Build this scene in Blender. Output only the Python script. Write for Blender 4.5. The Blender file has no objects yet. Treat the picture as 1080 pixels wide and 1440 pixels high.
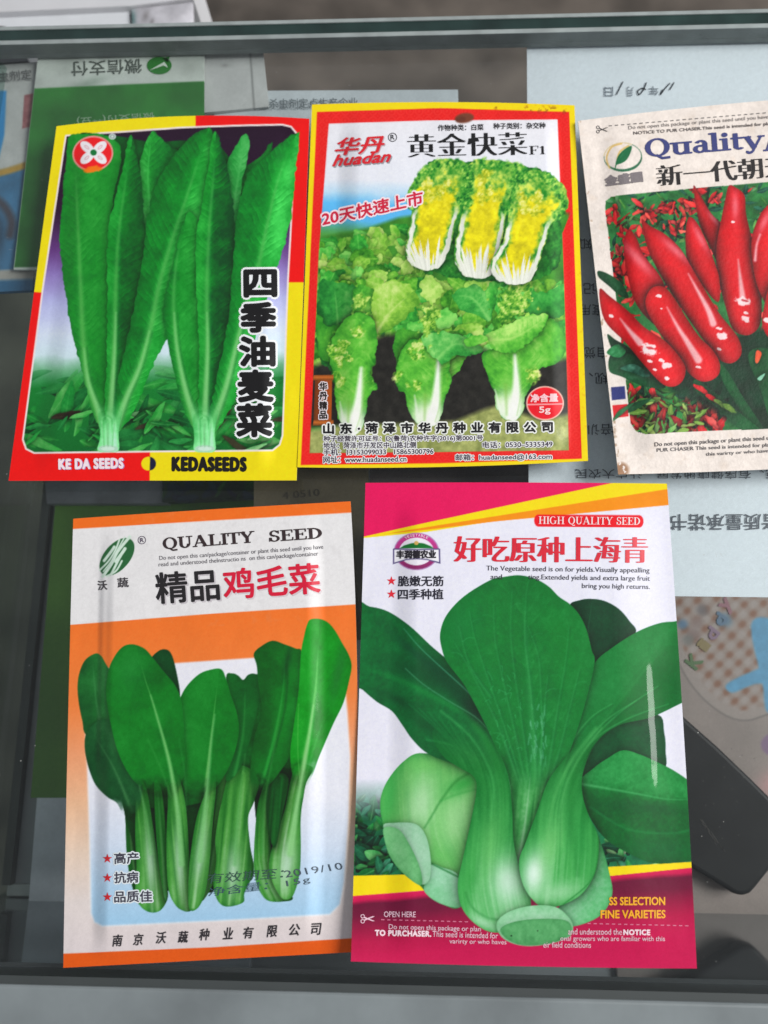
import bpy, math, random
import numpy as np
from mathutils import Matrix, Vector

# ------------------------------------------------------------------ camera, light, exposure
sc = bpy.context.scene
MM = 0.001
CAM_H = 300.0                      # camera is 300 mm above the counter glass
F = 1110.0                         # focal length for a 1080 x 1440 frame
R_ = np.array([0.99922349, 0.0097309, -0.0381801])
D_ = np.array([0.00130465, -0.97666245, -0.21477606])
W_ = np.array([-0.03937903, 0.21455947, -0.97591676])

cam = bpy.data.cameras.new('camera')
cam.sensor_width = 36.0
cam.lens = F / 1440 * 36
cam.clip_start = 0.01
cam.clip_end = 60
cam.dof.use_dof = True
cam.dof.focus_distance = 0.300
cam.dof.aperture_fstop = 8.5
co = bpy.data.objects.new('camera', cam)
sc.collection.objects.link(co)
co.matrix_world = Matrix(((R_[0], -D_[0], -W_[0], 0), (R_[1], -D_[1], -W_[1], 0), (R_[2], -D_[2], -W_[2], CAM_H * MM), (0, 0, 0, 1)))
sc.camera = co

world = bpy.data.worlds.new('World')
sc.world = world
world.use_nodes = True
wn = world.node_tree
bg = wn.nodes['Background']
bg.inputs['Strength'].default_value = 1.0
tc = wn.nodes.new('ShaderNodeTexCoord')
sx = wn.nodes.new('ShaderNodeSeparateXYZ')
rp = wn.nodes.new('ShaderNodeValToRGB')
rp.color_ramp.elements[0].position = 0.0
rp.color_ramp.elements[0].color = (0.46, 0.47, 0.50, 1)     # open, bright surroundings near the horizon
rp.color_ramp.elements[1].position = 1.0
rp.color_ramp.elements[1].color = (0.21, 0.22, 0.235, 1)    # darker ceiling overhead
wn.links.new(tc.outputs['Generated'], sx.inputs[0])
wn.links.new(sx.outputs['Z'], rp.inputs[0])
wn.links.new(rp.outputs[0], bg.inputs['Color'])


def area(name, loc, target, size, power, col):
    l = bpy.data.lights.new(name, 'AREA')
    l.shape = 'RECTANGLE'
    l.size, l.size_y = size
    l.energy = power
    l.color = col
    o = bpy.data.objects.new(name, l)
    sc.collection.objects.link(o)
    o.location = loc
    o.rotation_euler = (Vector(target) - Vector(loc)).to_track_quat('-Z', 'Y').to_euler()
    return o


area('window_light', (1.45, 0.22, 1.2), (0, 0.06, 0), (0.9, 0.9), 44, (1.0, 0.99, 0.97))

vs = sc.view_settings
vs.view_transform = 'Standard'
vs.look = 'None'
vs.exposure = 0.03
vs.gamma = 1.0
vs.use_curve_mapping = False


# ------------------------------------------------------------------ helpers
def Wp(x, y, z=0.0):
    """point at height z (mm) on the line of sight of photo pixel (x, y); returns mm"""
    x = np.asarray(x, np.float64); y = np.asarray(y, np.float64); z = np.asarray(z, np.float64)
    v = W_ + ((x - 540) / F)[..., None] * R_ + ((y - 720) / F)[..., None] * D_
    t = (z - CAM_H) / v[..., 2]
    return np.array([0, 0, CAM_H]) + t[..., None] * v


def s2l(c):
    c = np.clip(np.asarray(c, np.float64), 0, 1)
    return np.where(c <= 0.04045, c / 12.92, ((c + 0.055) / 1.055) ** 2.4)


def lin(rgb):
    return tuple(float(v) for v in s2l(np.array(rgb) / 255.0))


_tab = np.random.RandomState(7).rand(256, 256).astype(np.float32)


def vn(x, y, seed=0):
    x = np.asarray(x, np.float32) + seed * 17.31
    y = np.asarray(y, np.float32) + seed * 41.77
    xi = np.floor(x).astype(np.int32); yi = np.floor(y).astype(np.int32)
    fx = x - xi; fy = y - yi
    fx = fx * fx * (3 - 2 * fx); fy = fy * fy * (3 - 2 * fy)
    a = _tab[yi & 255, xi & 255]; b = _tab[yi & 255, (xi + 1) & 255]
    c = _tab[(yi + 1) & 255, xi & 255]; d = _tab[(yi + 1) & 255, (xi + 1) & 255]
    return (a * (1 - fx) + b * fx) * (1 - fy) + (c * (1 - fx) + d * fx) * fy


def fbm(x, y, s, seed=0, o=3):
    r = 0; a = 0.5; n = 0
    for k in range(o):
        r = r + a * vn(x / s, y / s, seed + k * 3); n += a
        a *= 0.5; s = s / 2.03
    return r / n


def spl(pts, closed=True, k=5):
    P = np.array(pts, np.float64); n = len(P); out = []
    m = n if closed else n - 1
    for i in range(m):
        if closed:
            p0, p1, p2, p3 = P[i - 1], P[i], P[(i + 1) % n], P[(i + 2) % n]
        else:
            p0, p1, p2, p3 = P[max(i - 1, 0)], P[i], P[i + 1], P[min(i + 2, n - 1)]
        for j in range(k):
            t = j / k
            out.append(0.5 * ((2 * p1) + (-p0 + p2) * t + (2 * p0 - 5 * p1 + 4 * p2 - p3) * t * t + (-p0 + 3 * p1 - 3 * p2 + p3) * t ** 3))
    if not closed:
        out.append(P[-1])
    return np.array(out)


def sdf(P, X, Y):
    d = np.full(X.shape, 1e9, np.float32); ins = np.zeros(X.shape, bool)
    n = len(P)
    for i in range(n):
        ax, ay = P[i - 1]; bx, by = P[i]
        ex, ey = bx - ax, by - ay
        l2 = ex * ex + ey * ey
        if l2 < 1e-9:
            continue
        px = X - ax; py = Y - ay
        t = np.clip((px * ex + py * ey) / l2, 0, 1)
        d = np.minimum(d, (px - t * ex) ** 2 + (py - t * ey) ** 2)
        if abs(ey) > 1e-9:
            c = ((ay > Y) != (by > Y)) & (X < ex * (Y - ay) / ey + ax)
            ins ^= c
    d = np.sqrt(d)
    return np.where(ins, -d, d)


def pline(P, X, Y):
    """nearest point on a polyline: t (0..1), signed side distance, length"""
    P = np.array(P, np.float64)
    seg = np.hypot(*(P[1:] - P[:-1]).T); L = seg.sum(); acc = 0
    best = np.full(X.shape, 1e9, np.float32); tt = np.zeros(X.shape, np.float32); sg = np.zeros(X.shape, np.float32)
    for i in range(len(P) - 1):
        ax, ay = P[i]; ex, ey = P[i + 1] - P[i]; l2 = ex * ex + ey * ey + 1e-9
        px = X - ax; py = Y - ay
        t = np.clip((px * ex + py * ey) / l2, 0, 1)
        dd = (px - t * ex) ** 2 + (py - t * ey) ** 2
        m = dd < best
        best = np.where(m, dd, best)
        tt = np.where(m, (acc + t * seg[i]) / L, tt)
        sg = np.where(m, np.sign(ex * py - ey * px), sg)
        acc += seg[i]
    return tt, np.sqrt(best) * sg, L


def c3(c):
    return np.array(c, np.float32) / 255.0


class Sheet:
    """a printed sheet: a fine grid whose vertices know their place in the photo and carry a printed colour"""
    def __init__(s, corners, step=1.0, bow=(0, 0, 0, 0)):
        tl, tr, br, bl = [np.array(c, float) for c in corners]
        s.cor = (tl, tr, br, bl); s.bow = bow
        s.nu = int(max(np.hypot(*(tr - tl)), np.hypot(*(br - bl))) / step)
        s.nv = int(max(np.hypot(*(bl - tl)), np.hypot(*(br - tr))) / step)
        u, v = np.meshgrid(np.linspace(0, 1, s.nu + 1), np.linspace(0, 1, s.nv + 1))
        s.u, s.v = u, v
        X, Y = s.px(u, v)
        s.X = X.astype(np.float32); s.Y = Y.astype(np.float32)
        s.C = np.ones(X.shape + (3,), np.float32)
        s.M = np.zeros(X.shape, np.float32)
        J = np.array([(tr - tl + br - bl) / 2, (bl - tl + br - tr) / 2]).T
        s.Ji = np.linalg.inv(J); s.c0 = (tl + tr + bl + br) / 4

    def px(s, u, v):
        tl, tr, br, bl = s.cor
        w = [(1 - u) * (1 - v), u * (1 - v), u * v, (1 - u) * v]
        X = w[0] * tl[0] + w[1] * tr[0] + w[2] * br[0] + w[3] * bl[0]
        Y = w[0] * tl[1] + w[1] * tr[1] + w[2] * br[1] + w[3] * bl[1]
        t, r, b, l = s.bow
        Y = Y - t * 4 * u * (1 - u) * (1 - v) ** 3 + b * 4 * u * (1 - u) * v ** 3
        X = X + r * 4 * v * (1 - v) * u ** 3 - l * 4 * v * (1 - v) * (1 - u) ** 3
        return X, Y

    def uv(s, x, y):
        x = np.asarray(x, float); y = np.asarray(y, float)
        u = 0.5 + s.Ji[0, 0] * (x - s.c0[0]) + s.Ji[0, 1] * (y - s.c0[1])
        v = 0.5 + s.Ji[1, 0] * (x - s.c0[0]) + s.Ji[1, 1] * (y - s.c0[1])
        for _ in range(5):
            X, Y = s.px(u, v)
            u = u + s.Ji[0, 0] * (x - X) + s.Ji[0, 1] * (y - Y)
            v = v + s.Ji[1, 0] * (x - X) + s.Ji[1, 1] * (y - Y)
        return u, v

    def box(s, x0, y0, x1, y1, m=4):
        xs = np.array([x0 - m, x1 + m, x1 + m, x0 - m]); ys = np.array([y0 - m, y0 - m, y1 + m, y1 + m])
        u, v = s.uv(xs, ys)
        a = max(int(v.min() * s.nv) - 3, 0); b = min(int(v.max() * s.nv) + 4, s.nv + 1)
        c = max(int(u.min() * s.nu) - 3, 0); d = min(int(u.max() * s.nu) + 4, s.nu + 1)
        if b <= a or d <= c:
            return None
        return (slice(a, b), slice(c, d))

    def put(s, sl, al, col):
        al = np.clip(al, 0, 1)[..., None]
        s.C[sl] = s.C[sl] * (1 - al) + al * np.asarray(col, np.float32)

    def fill(s, col):
        s.C[...] = c3(col)

    def poly(s, pts, col, smooth=False, aa=1.0, al=1.0, mask=False):
        P = spl(pts) if smooth else np.array(pts, float)
        sl = s.box(P[:, 0].min(), P[:, 1].min(), P[:, 0].max(), P[:, 1].max(), 4 + aa * 2)
        if sl is None:
            return None
        d = sdf(P, s.X[sl], s.Y[sl])
        a = np.clip(0.5 - d / aa, 0, 1) * al
        c = col(s.X[sl], s.Y[sl], d) if callable(col) else c3(col)
        s.put(sl, a, c)
        if mask:
            s.M[sl] = np.maximum(s.M[sl], a)
        return sl, a

    def line(s, pts, w, col, al=1.0, smooth=True, soft=0.6, taper=None, only=False):
        P = spl(pts, False) if smooth else np.array(pts, float)
        sl = s.box(P[:, 0].min(), P[:, 1].min(), P[:, 0].max(), P[:, 1].max(), 4 + w)
        if sl is None:
            return
        t, d, L = pline(P, s.X[sl], s.Y[sl])
        ww = w if taper is None else w * (taper[0] + (taper[1] - taper[0]) * t)
        a = np.clip(0.5 + (ww / 2 - np.abs(d)) / (2 * soft), 0, 1) * al
        if only:
            a = a * s.M[sl]
        s.put(sl, a, c3(col))

    def glow(s, cx, cy, rx, ry, ang, col, al, only=True, clip=None, pw=1.0, rag=0.0):
        r = max(rx, ry) * 2.2
        sl = s.box(cx - r, cy - r, cx + r, cy + r)
        if sl is None:
            return
        ca, sa = math.cos(math.radians(ang)), math.sin(math.radians(ang))
        x = s.X[sl] - cx; y = s.Y[sl] - cy
        q = ((x * ca + y * sa) / rx) ** 2 + ((-x * sa + y * ca) / ry) ** 2
        a = np.exp(-q ** pw) * al
        if rag:
            a = np.clip((np.exp(-q) + rag * (fbm(s.X[sl], s.Y[sl], 5, int(cx) % 31, 3) - 0.5) - 0.42) * 4, 0, 1) * al
        if only:
            a = a * s.M[sl]
        if clip is not None:
            a = a * np.clip(0.5 - sdf(spl(clip), s.X[sl], s.Y[sl]), 0, 1)
        s.put(sl, a, c3(col))

    def ell(s, cx, cy, rx, ry, col, ang=0, aa=1.0):
        t = np.linspace(0, 2 * math.pi, 40, endpoint=False); a = math.radians(ang)
        x = rx * np.cos(t); y = ry * np.sin(t)
        return s.poly(np.stack([cx + x * math.cos(a) - y * math.sin(a), cy + x * math.sin(a) + y * math.cos(a)], -1), col, aa=aa)

    def leaf(s, pts, cols, rib=None, tone=0.5, na=0.22, ns=26, fine=0.10, edge=0.15, ew=4.0, lit=0.0, vein=None, ribw=(3, 0.6), ribc=None,
             riba=0.8, streak=0.0, grad=None, halo=0.35, hw=5.0, tooth=0.0, aa=1.1, seed=1, smooth=True, mask=True, fade=None, fadeb=None):
        P = spl(pts) if smooth else np.array(pts, float)
        sl = s.box(P[:, 0].min(), P[:, 1].min(), P[:, 0].max(), P[:, 1].max(), 4 + hw * 2)
        if sl is None:
            return
        X, Y = s.X[sl], s.Y[sl]
        d = sdf(P, X, Y)
        if tooth:
            d = d + tooth * (fbm(X, Y, 7, seed + 50, 2) - 0.5) * 2
        if halo:
            h = halo * np.exp(-np.maximum(d, 0) / hw) * s.M[sl]
            if fade:
                h = h * smst(fade[0] + 20, fade[1] + 20, Y)
            s.C[sl] *= (1 - h[..., None])
        a = np.clip(0.5 - d / aa, 0, 1)
        if fade:
            a = a * smst(fade[0], fade[1], Y)
        if fadeb:
            a = a * (1 - smst(fadeb[0], fadeb[1], Y + 14 * (fbm(X, Y, 6, seed + 31, 2) - 0.5)))
        T = tone + na * (fbm(X, Y, ns, seed) - 0.5) * 2 + fine * (fbm(X, Y, 4.0, seed + 9, 2) - 0.5) * 2
        T = T - edge * np.exp(np.minimum(d, 0) / ew)
        if grad:
            x0, y0, x1, y1, am = grad
            q = ((X - x0) * (x1 - x0) + (Y - y0) * (y1 - y0)) / ((x1 - x0) ** 2 + (y1 - y0) ** 2)
            T = T + am * (np.clip(q, 0, 1) - 0.5)
        rr = None
        if rib is not None:
            rb = spl(rib, False)
            t, sd, L = pline(rb, X, Y)
            ad = np.abs(sd)
            if lit:
                T = T + lit * np.tanh(sd / 10)
            if vein:
                sp, k, am = vein
                ph = (t * L - ad * k + 16 * (fbm(X, Y, 26, seed + 4, 3) - 0.5)) / sp
                f = ph - np.floor(ph)
                v = np.exp(-((f - 0.5) / 0.13) ** 2)
                ss = np.sin(2 * np.pi * (f - 0.62)) * 0.5
                brk = np.clip((fbm(X, Y, 16, seed + 21, 3) - 0.34) * 3.2, 0, 1.3)
                T = T + am * (v + 0.6 * ss) * np.clip(ad / 3, 0, 1) * np.exp(-ad / 60) * brk + 0.8 * am * (fbm(X, Y, 9, seed + 22, 3) - 0.5)
            if streak:
                T = T + streak * (vn(sd / 2.4, t * L / 70, seed + 5) - 0.5) * 1.3 + streak * (vn(sd / 6, t * L / 90, seed + 6) - 0.5) * 1.4
            w = ribw[0] + (ribw[1] - ribw[0]) * t
            rr = np.exp(-(ad / np.maximum(w, 0.3)) ** 2) * riba * np.clip((1.0 - t) * 6, 0, 1) * (0.35 + 0.65 * (1 - t))
        T = np.clip(T, 0, 1)[..., None]
        k0, k1, k2 = [c3(c) for c in cols]
        col = np.where(T < 0.5, k0 + (k1 - k0) * T * 2, k1 + (k2 - k1) * (T * 2 - 1))
        if rr is not None:
            rc = c3(ribc) if ribc is not None else k2
            col = col + (rc - col) * rr[..., None]
        s.put(sl, a, col)
        if mask:
            s.M[sl] = np.maximum(s.M[sl], a)

    def scatter(s, region, n, size, cols, seed, ratio=(0.25, 0.5), tone=(0.15, 0.9), angs=(0, 360), halo=0.4, sort=True, tooth=0.6, nz=(.2, 10, .1)):
        rnd = random.Random(seed)
        R = np.array(region, float)
        x0, y0 = R.min(0); x1, y1 = R.max(0)
        pts = []
        while len(pts) < n:
            x = rnd.uniform(x0, x1); y = rnd.uniform(y0, y1)
            if sdf(R, np.array([x]), np.array([y]))[0] < 0:
                pts.append((x, y))
        if sort:
            pts.sort(key=lambda p: p[1] + rnd.uniform(-12, 12))
        for i, (x, y) in enumerate(pts):
            L = rnd.uniform(*size); w = L * rnd.uniform(*ratio); a = math.radians(rnd.uniform(*angs)); b = rnd.uniform(-0.25, 0.25) * L
            ca, sa = math.cos(a), math.sin(a)
            o = [(-L / 2, 0), (-L * .3, w * .38), (0, w * .5 + b * .3), (L * .3, w * .34 + b * .2), (L / 2, b * .3), (L * .25, -w * .36 + b * .2), (0, -w * .5 + b * .3), (-L * .3, -w * .36)]
            r = [(-L / 2, 0), (0, b * .3), (L / 2, b * .3)]
            tr = lambda q: [(x + px * ca - py * sa, y + px * sa + py * ca) for px, py in q]
            ck = cols[rnd.randrange(len(cols))]
            s.leaf(tr(o), ck, tr(r), tone=rnd.uniform(*tone), lit=rnd.uniform(-.25, .25), halo=halo, hw=3, ribw=(1.0, .3), riba=.5, tooth=tooth, seed=i % 40, edge=.1, na=nz[0], ns=nz[1], fine=nz[2])


# ---- materials
def mat(name, col, rough=0.5, spec=0.5, metal=0.0, var=0.06, scale=60.0, bump=0.0, bscale=300.0, coat=0.0, attr=False, strip=None):
    m = bpy.data.materials.new(name); m.use_nodes = True
    nt = m.node_tree; p = nt.nodes['Principled BSDF']
    p.inputs['Roughness'].default_value = rough
    p.inputs['Specular IOR Level'].default_value = spec
    p.inputs['Metallic'].default_value = metal
    if coat:
        p.inputs['Coat Weight'].default_value = coat
        p.inputs['Coat Roughness'].default_value = 0.09
    tcn = nt.nodes.new('ShaderNodeTexCoord')
    nz = nt.nodes.new('ShaderNodeTexNoise'); nz.inputs['Scale'].default_value = scale; nz.inputs['Detail'].default_value = 6
    nt.links.new(tcn.outputs['Object'], nz.inputs['Vector'])
    mr = nt.nodes.new('ShaderNodeMapRange')
    mr.inputs['From Min'].default_value = 0.3; mr.inputs['From Max'].default_value = 0.7
    mr.inputs['To Min'].default_value = 1 - var; mr.inputs['To Max'].default_value = 1 + var
    nt.links.new(nz.outputs['Fac'], mr.inputs['Value'])
    mx = nt.nodes.new('ShaderNodeMix'); mx.data_type = 'RGBA'; mx.blend_type = 'MULTIPLY'; mx.inputs['Factor'].default_value = 1
    nt.links.new(mr.outputs['Result'], mx.inputs[7])
    if attr:
        at = nt.nodes.new('ShaderNodeVertexColor'); at.layer_name = 'Print'
        nt.links.new(at.outputs['Color'], mx.inputs[6])
    else:
        mx.inputs[6].default_value = tuple(col) + (1,)
    nt.links.new(mx.outputs[2], p.inputs['Base Color'])
    if bump:
        n2 = nt.nodes.new('ShaderNodeTexNoise'); n2.inputs['Scale'].default_value = bscale; n2.inputs['Detail'].default_value = 4
        nt.links.new(tcn.outputs['Object'], n2.inputs['Vector'])
        b = nt.nodes.new('ShaderNodeBump'); b.inputs['Strength'].default_value = bump; b.inputs['Distance'].default_value = 0.0006
        nt.links.new(n2.outputs['Fac'], b.inputs['Height'])
        nt.links.new(b.outputs['Normal'], p.inputs['Normal'])
    return m


def glass_mat(name, tint, fac=1.0):
    m = bpy.data.materials.new(name); m.use_nodes = True
    nt = m.node_tree; nt.nodes.clear()
    out = nt.nodes.new('ShaderNodeOutputMaterial'); mix = nt.nodes.new('ShaderNodeMixShader')
    tr = nt.nodes.new('ShaderNodeBsdfTransparent'); gl = nt.nodes.new('ShaderNodeBsdfGlossy'); lw = nt.nodes.new('ShaderNodeLayerWeight')
    lw.inputs['Blend'].default_value = 0.5
    pw = nt.nodes.new('ShaderNodeMath'); pw.operation = 'POWER'; pw.inputs[1].default_value = 5.0
    fr = nt.nodes.new('ShaderNodeMath'); fr.operation = 'MULTIPLY_ADD'; fr.inputs[1].default_value = 0.96; fr.inputs[2].default_value = 0.04
    nt.links.new(lw.outputs['Facing'], pw.inputs[0]); nt.links.new(pw.outputs[0], fr.inputs[0])
    tcn = nt.nodes.new('ShaderNodeTexCoord'); nz = nt.nodes.new('ShaderNodeTexNoise')
    nz.inputs['Scale'].default_value = 14; nz.inputs['Detail'].default_value = 8
    nt.links.new(tcn.outputs['Object'], nz.inputs['Vector'])
    mr = nt.nodes.new('ShaderNodeMapRange'); mr.inputs['To Min'].default_value = 0.03; mr.inputs['To Max'].default_value = 0.16
    nt.links.new(nz.outputs['Fac'], mr.inputs['Value']); nt.links.new(mr.outputs['Result'], gl.inputs['Roughness'])
    tr.inputs['Color'].default_value = tuple(tint) + (1,)
    nt.links.new(fr.outputs[0], mix.inputs[0]); nt.links.new(tr.outputs[0], mix.inputs[1]); nt.links.new(gl.outputs[0], mix.inputs[2])
    nt.links.new(mix.outputs[0], out.inputs['Surface'])
    return m


_inks = {}


def ink(rgb, rough=0.4):
    k = (tuple(rgb), rough)
    if k not in _inks:
        _inks[k] = mat('ink_%d' % len(_inks), lin(rgb), rough=rough, var=0.05, scale=900)
    return _inks[k]


# ---- objects
def empty(name, loc, label, cat, group=None):
    o = bpy.data.objects.new(name, None); sc.collection.objects.link(o)
    o.location = loc; o.empty_display_size = 0.02
    o['label'] = label; o['category'] = cat
    if group:
        o['group'] = group
    return o


def link_mesh(name, verts, faces, mats, parent=None, smooth=False, fm=None):
    """verts in mm, world"""
    me = bpy.data.meshes.new(name)
    off = np.array(parent_world(parent)) if parent is not None else np.zeros(3)
    V = np.asarray(verts, np.float64) * MM - off
    me.from_pydata(V.tolist(), [], [list(map(int, f)) for f in faces])
    for m in mats:
        me.materials.append(m)
    if fm is not None:
        me.polygons.foreach_set('material_index', np.array(fm, np.int32))
    if smooth:
        me.polygons.foreach_set('use_smooth', np.ones(len(me.polygons), bool))
    me.update()
    o = bpy.data.objects.new(name, me); sc.collection.objects.link(o)
    if parent is not None:
        o.parent = parent
    return o


def parent_world(p):
    v = np.zeros(3)
    while p is not None:
        v = v + np.array(p.location); p = p.parent
    return v


def boxmesh(x0, x1, y0, y1, z0, z1):
    V = [(x, y, z) for z in (z0, z1) for y in (y0, y1) for x in (x0, x1)]
    Fc = [(0, 2, 3, 1), (4, 5, 7, 6), (0, 1, 5, 4), (2, 6, 7, 3), (0, 4, 6, 2), (1, 3, 7, 5)]
    return V, Fc


def box(name, ext, m, parent=None, bevel=0.0):
    V, Fc = boxmesh(*ext)
    o = link_mesh(name, V, Fc, [m], parent)
    if bevel:
        b = o.modifiers.new('bevel', 'BEVEL'); b.width = bevel * MM; b.segments = 3; b.limit_method = 'ANGLE'
    return o


def prism(name, px, ztop, th, m, parent=None, bevel=0.0):
    """slab with the outline of photo pixels px, its top face at height ztop (mm), thickness th"""
    P = np.array(px, float); n = len(P)
    top = Wp(P[:, 0], P[:, 1], ztop); bot = top.copy(); bot[:, 2] -= th
    a = 0.5 * np.sum(top[:, 0] * np.roll(top[:, 1], -1) - np.roll(top[:, 0], -1) * top[:, 1])
    idx = list(range(n)) if a > 0 else list(range(n))[::-1]
    V = np.concatenate([top[idx], bot[idx]])
    Fc = [list(range(n)), list(range(n, 2 * n))[::-1]] + [[i, n + i, n + (i + 1) % n, (i + 1) % n] for i in range(n)]
    o = link_mesh(name, V, Fc, [m], parent)
    if bevel:
        b = o.modifiers.new('bevel', 'BEVEL'); b.width = bevel * MM; b.segments = 3; b.limit_method = 'ANGLE'
    return o


def grid_mesh(name, P, C, facemask, m, parent, extra=None, sat=1.0):
    """P (nv+1, nu+1, 3) mm, C sRGB colours, facemask (nv, nu) bool"""
    nv, nu = facemask.shape
    idx = np.arange((nv + 1) * (nu + 1)).reshape(nv + 1, nu + 1)
    q = np.stack([idx[1:, :-1], idx[1:, 1:], idx[:-1, 1:], idx[:-1, :-1]], -1)[facemask]
    used, inv = np.unique(q, return_inverse=True)
    q = inv.reshape(q.shape)
    V = P.reshape(-1, 3)[used]; K = C.reshape(-1, 3)[used]
    if extra is not None:
        eV, eQ, eK = extra
        q = np.concatenate([q, np.array(eQ) + len(V)]); V = np.concatenate([V, eV]); K = np.concatenate([K, eK])
    me = bpy.data.meshes.new(name)
    off = parent_world(parent) if parent is not None else 0
    me.vertices.add(len(V)); me.vertices.foreach_set('co', (V * MM - off).astype(np.float32).ravel())
    me.loops.add(q.size); me.loops.foreach_set('vertex_index', q.astype(np.int32).ravel())
    me.polygons.add(len(q)); me.polygons.foreach_set('loop_start', (np.arange(len(q)) * 4).astype(np.int32))
    me.polygons.foreach_set('use_smooth', np.ones(len(q), bool))
    me.update(calc_edges=True); me.validate()
    at = me.color_attributes.new('Print', 'FLOAT_COLOR', 'POINT')
    g = K.mean(1, keepdims=True)
    K = g + (K - g) * sat + np.random.RandomState(len(K) % 1000).normal(0, 0.008, (len(K), 1))
    lk = np.clip(s2l(K), 0.004, 0.86)
    at.data.foreach_set('color', np.concatenate([lk, np.ones((len(lk), 1))], 1).astype(np.float32).ravel())
    me.materials.append(m)
    o = bpy.data.objects.new(name, me); sc.collection.objects.link(o)
    if parent is not None:
        o.parent = parent
    return o


def smst(a, b, x):
    t = np.clip((x - a) / (b - a), 0, 1)
    return t * t * (3 - 2 * t)


class Packet(Sheet):
    def __init__(s, corners, bow, seed, bulge=1.4, ml=(0.07, 0.15), mr=(0.86, 0.93), ridges=(), curl=(0, 0, 0, 0), base=0.35, wr=0.5, step=1.0, steps=()):
        super().__init__(corners, step, bow)
        s.seed, s.bulge, s.ml, s.mr, s.ridges, s.curl, s.base, s.wr, s.steps = seed, bulge, ml, mr, ridges, curl, base, wr, steps

    def lift(s, u, v):
        tl, tr, br, bl = s.curl
        f = lambda a, b: (np.clip(a, 0, 1) ** 3) * (np.clip(b, 0, 1) ** 3)
        return s.base + tl * f(1 - u, 1 - v) + tr * f(u, 1 - v) + br * f(u, v) + bl * f(1 - u, v)

    def h(s, u, v):
        z = s.lift(u, v) + 0.35
        inn = smst(s.ml[0], s.ml[1], u) * (1 - smst(s.mr[0], s.mr[1], u)) * smst(0.0, 0.12, v) * (1 - smst(0.9, 1.0, v))
        z = z + s.bulge * inn * (0.75 + 0.5 * fbm(u * 3, v * 4, 1.0, s.seed, 2))
        for (u0, w, hh, v0, v1) in s.ridges:
            z = z + hh * np.exp(-((u - u0) / w) ** 2) * smst(v0, v0 + .08, v) * (1 - smst(v1 - .08, v1, v))
        for (u0, w, hh, v0, v1) in s.steps:
            uw = u0 + .004 * (fbm(v * 30, v * 0, 1.0, s.seed + 8, 2) - .5)
            z = z - hh * smst(uw - w, uw + w, u) * smst(v0, v0 + .07, v) * (1 - smst(v1 - .1, v1, v)) * (1 - smst(uw + w, 1.0, u))
        edge = smst(0, .04, u) * smst(0, .04, 1 - u) * smst(0, .03, v) * smst(0, .03, 1 - v)
        z = z + s.wr * edge * (fbm(u * 7, v * 9, 1.0, s.seed + 3, 3) - 0.5) + 0.035 * edge * (fbm(u * 40, v * 56, 1.0, s.seed + 5, 2) - 0.5)
        return z

    def surf(s, x, y, dz=0.0):
        u, v = s.uv(x, y)
        return Wp(x, y, s.h(u, v) + dz)

    def build(s, root, m, parts=()):
        """parts: (name, mask over vertices 0/1); the rest of the front is the pouch"""
        Z = s.h(s.u, s.v)
        P = Wp(s.X, s.Y, Z)
        nv, nu = s.nv, s.nu
        owner = np.zeros((nv, nu), np.int32)
        for k, (nm, mk) in enumerate(parts):
            fm = (mk[:-1, :-1] + mk[1:, 1:]) * 0.5 > 0.5
            owner[fm] = k + 1
        # rim and back
        ring = [(0, j) for j in range(nu)] + [(i, nu) for i in range(nv)] + [(nv, j) for j in range(nu, 0, -1)] + [(i, 0) for i in range(nv, 0, -1)]
        ii = np.array([a for a, b in ring]); jj = np.array([b for a, b in ring])
        top = P[ii, jj]; bot = top.copy(); bot[:, 2] -= 0.4
        n = len(ring)
        V = np.concatenate([top, bot])
        Q = [[i, (i + 1) % n, n + (i + 1) % n, n + i] for i in range(n)]
        K = np.concatenate([s.C[ii, jj] * 0.45 + 0.5] * 2)
        gu, gv = np.meshgrid(np.linspace(0, 1, 25), np.linspace(0, 1, 33))
        gx, gy = s.px(gu, gv)
        B = Wp(gx, gy, s.lift(gu, gv) - 0.04)
        o = len(V); bi = np.arange(25 * 33).reshape(33, 25) + o
        Q += np.stack([bi[:-1, :-1], bi[:-1, 1:], bi[1:, 1:], bi[1:, :-1]], -1).reshape(-1, 4).tolist()
        V = np.concatenate([V, B.reshape(-1, 3)]); K = np.concatenate([K, np.full((25 * 33, 3), 0.85)])
        grid_mesh('pouch', P, s.C, owner == 0, m, root, (V, Q, K), 1.12)
        for k, (nm, mk) in enumerate(parts):
            grid_mesh(nm, P, s.C, owner == k + 1, m, root, None, 1.12)

    def pmask(s, pts, smooth=False):
        Pp = spl(pts) if smooth else np.array(pts, float)
        return (sdf(Pp, s.X, s.Y) < 0.3).astype(np.float32)


# ---- writing
def glyphs(txt, sp=1.0, thin=0.0):
    c = bpy.data.curves.new('t', 'FONT'); c.body = txt; c.size = 1; c.resolution_u = 3; c.space_character = sp; c.offset = -thin
    o = bpy.data.objects.new('t', c); sc.collection.objects.link(o)
    dg = bpy.context.evaluated_depsgraph_get()
    me = bpy.data.meshes.new_from_object(o.evaluated_get(dg))
    V = np.array([v.co[:2] for v in me.vertices], float).reshape(-1, 2)
    Fc = [list(p.vertices) for p in me.polygons]
    bpy.data.objects.remove(o); bpy.data.curves.remove(c); bpy.data.meshes.remove(me)
    return V, Fc


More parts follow.
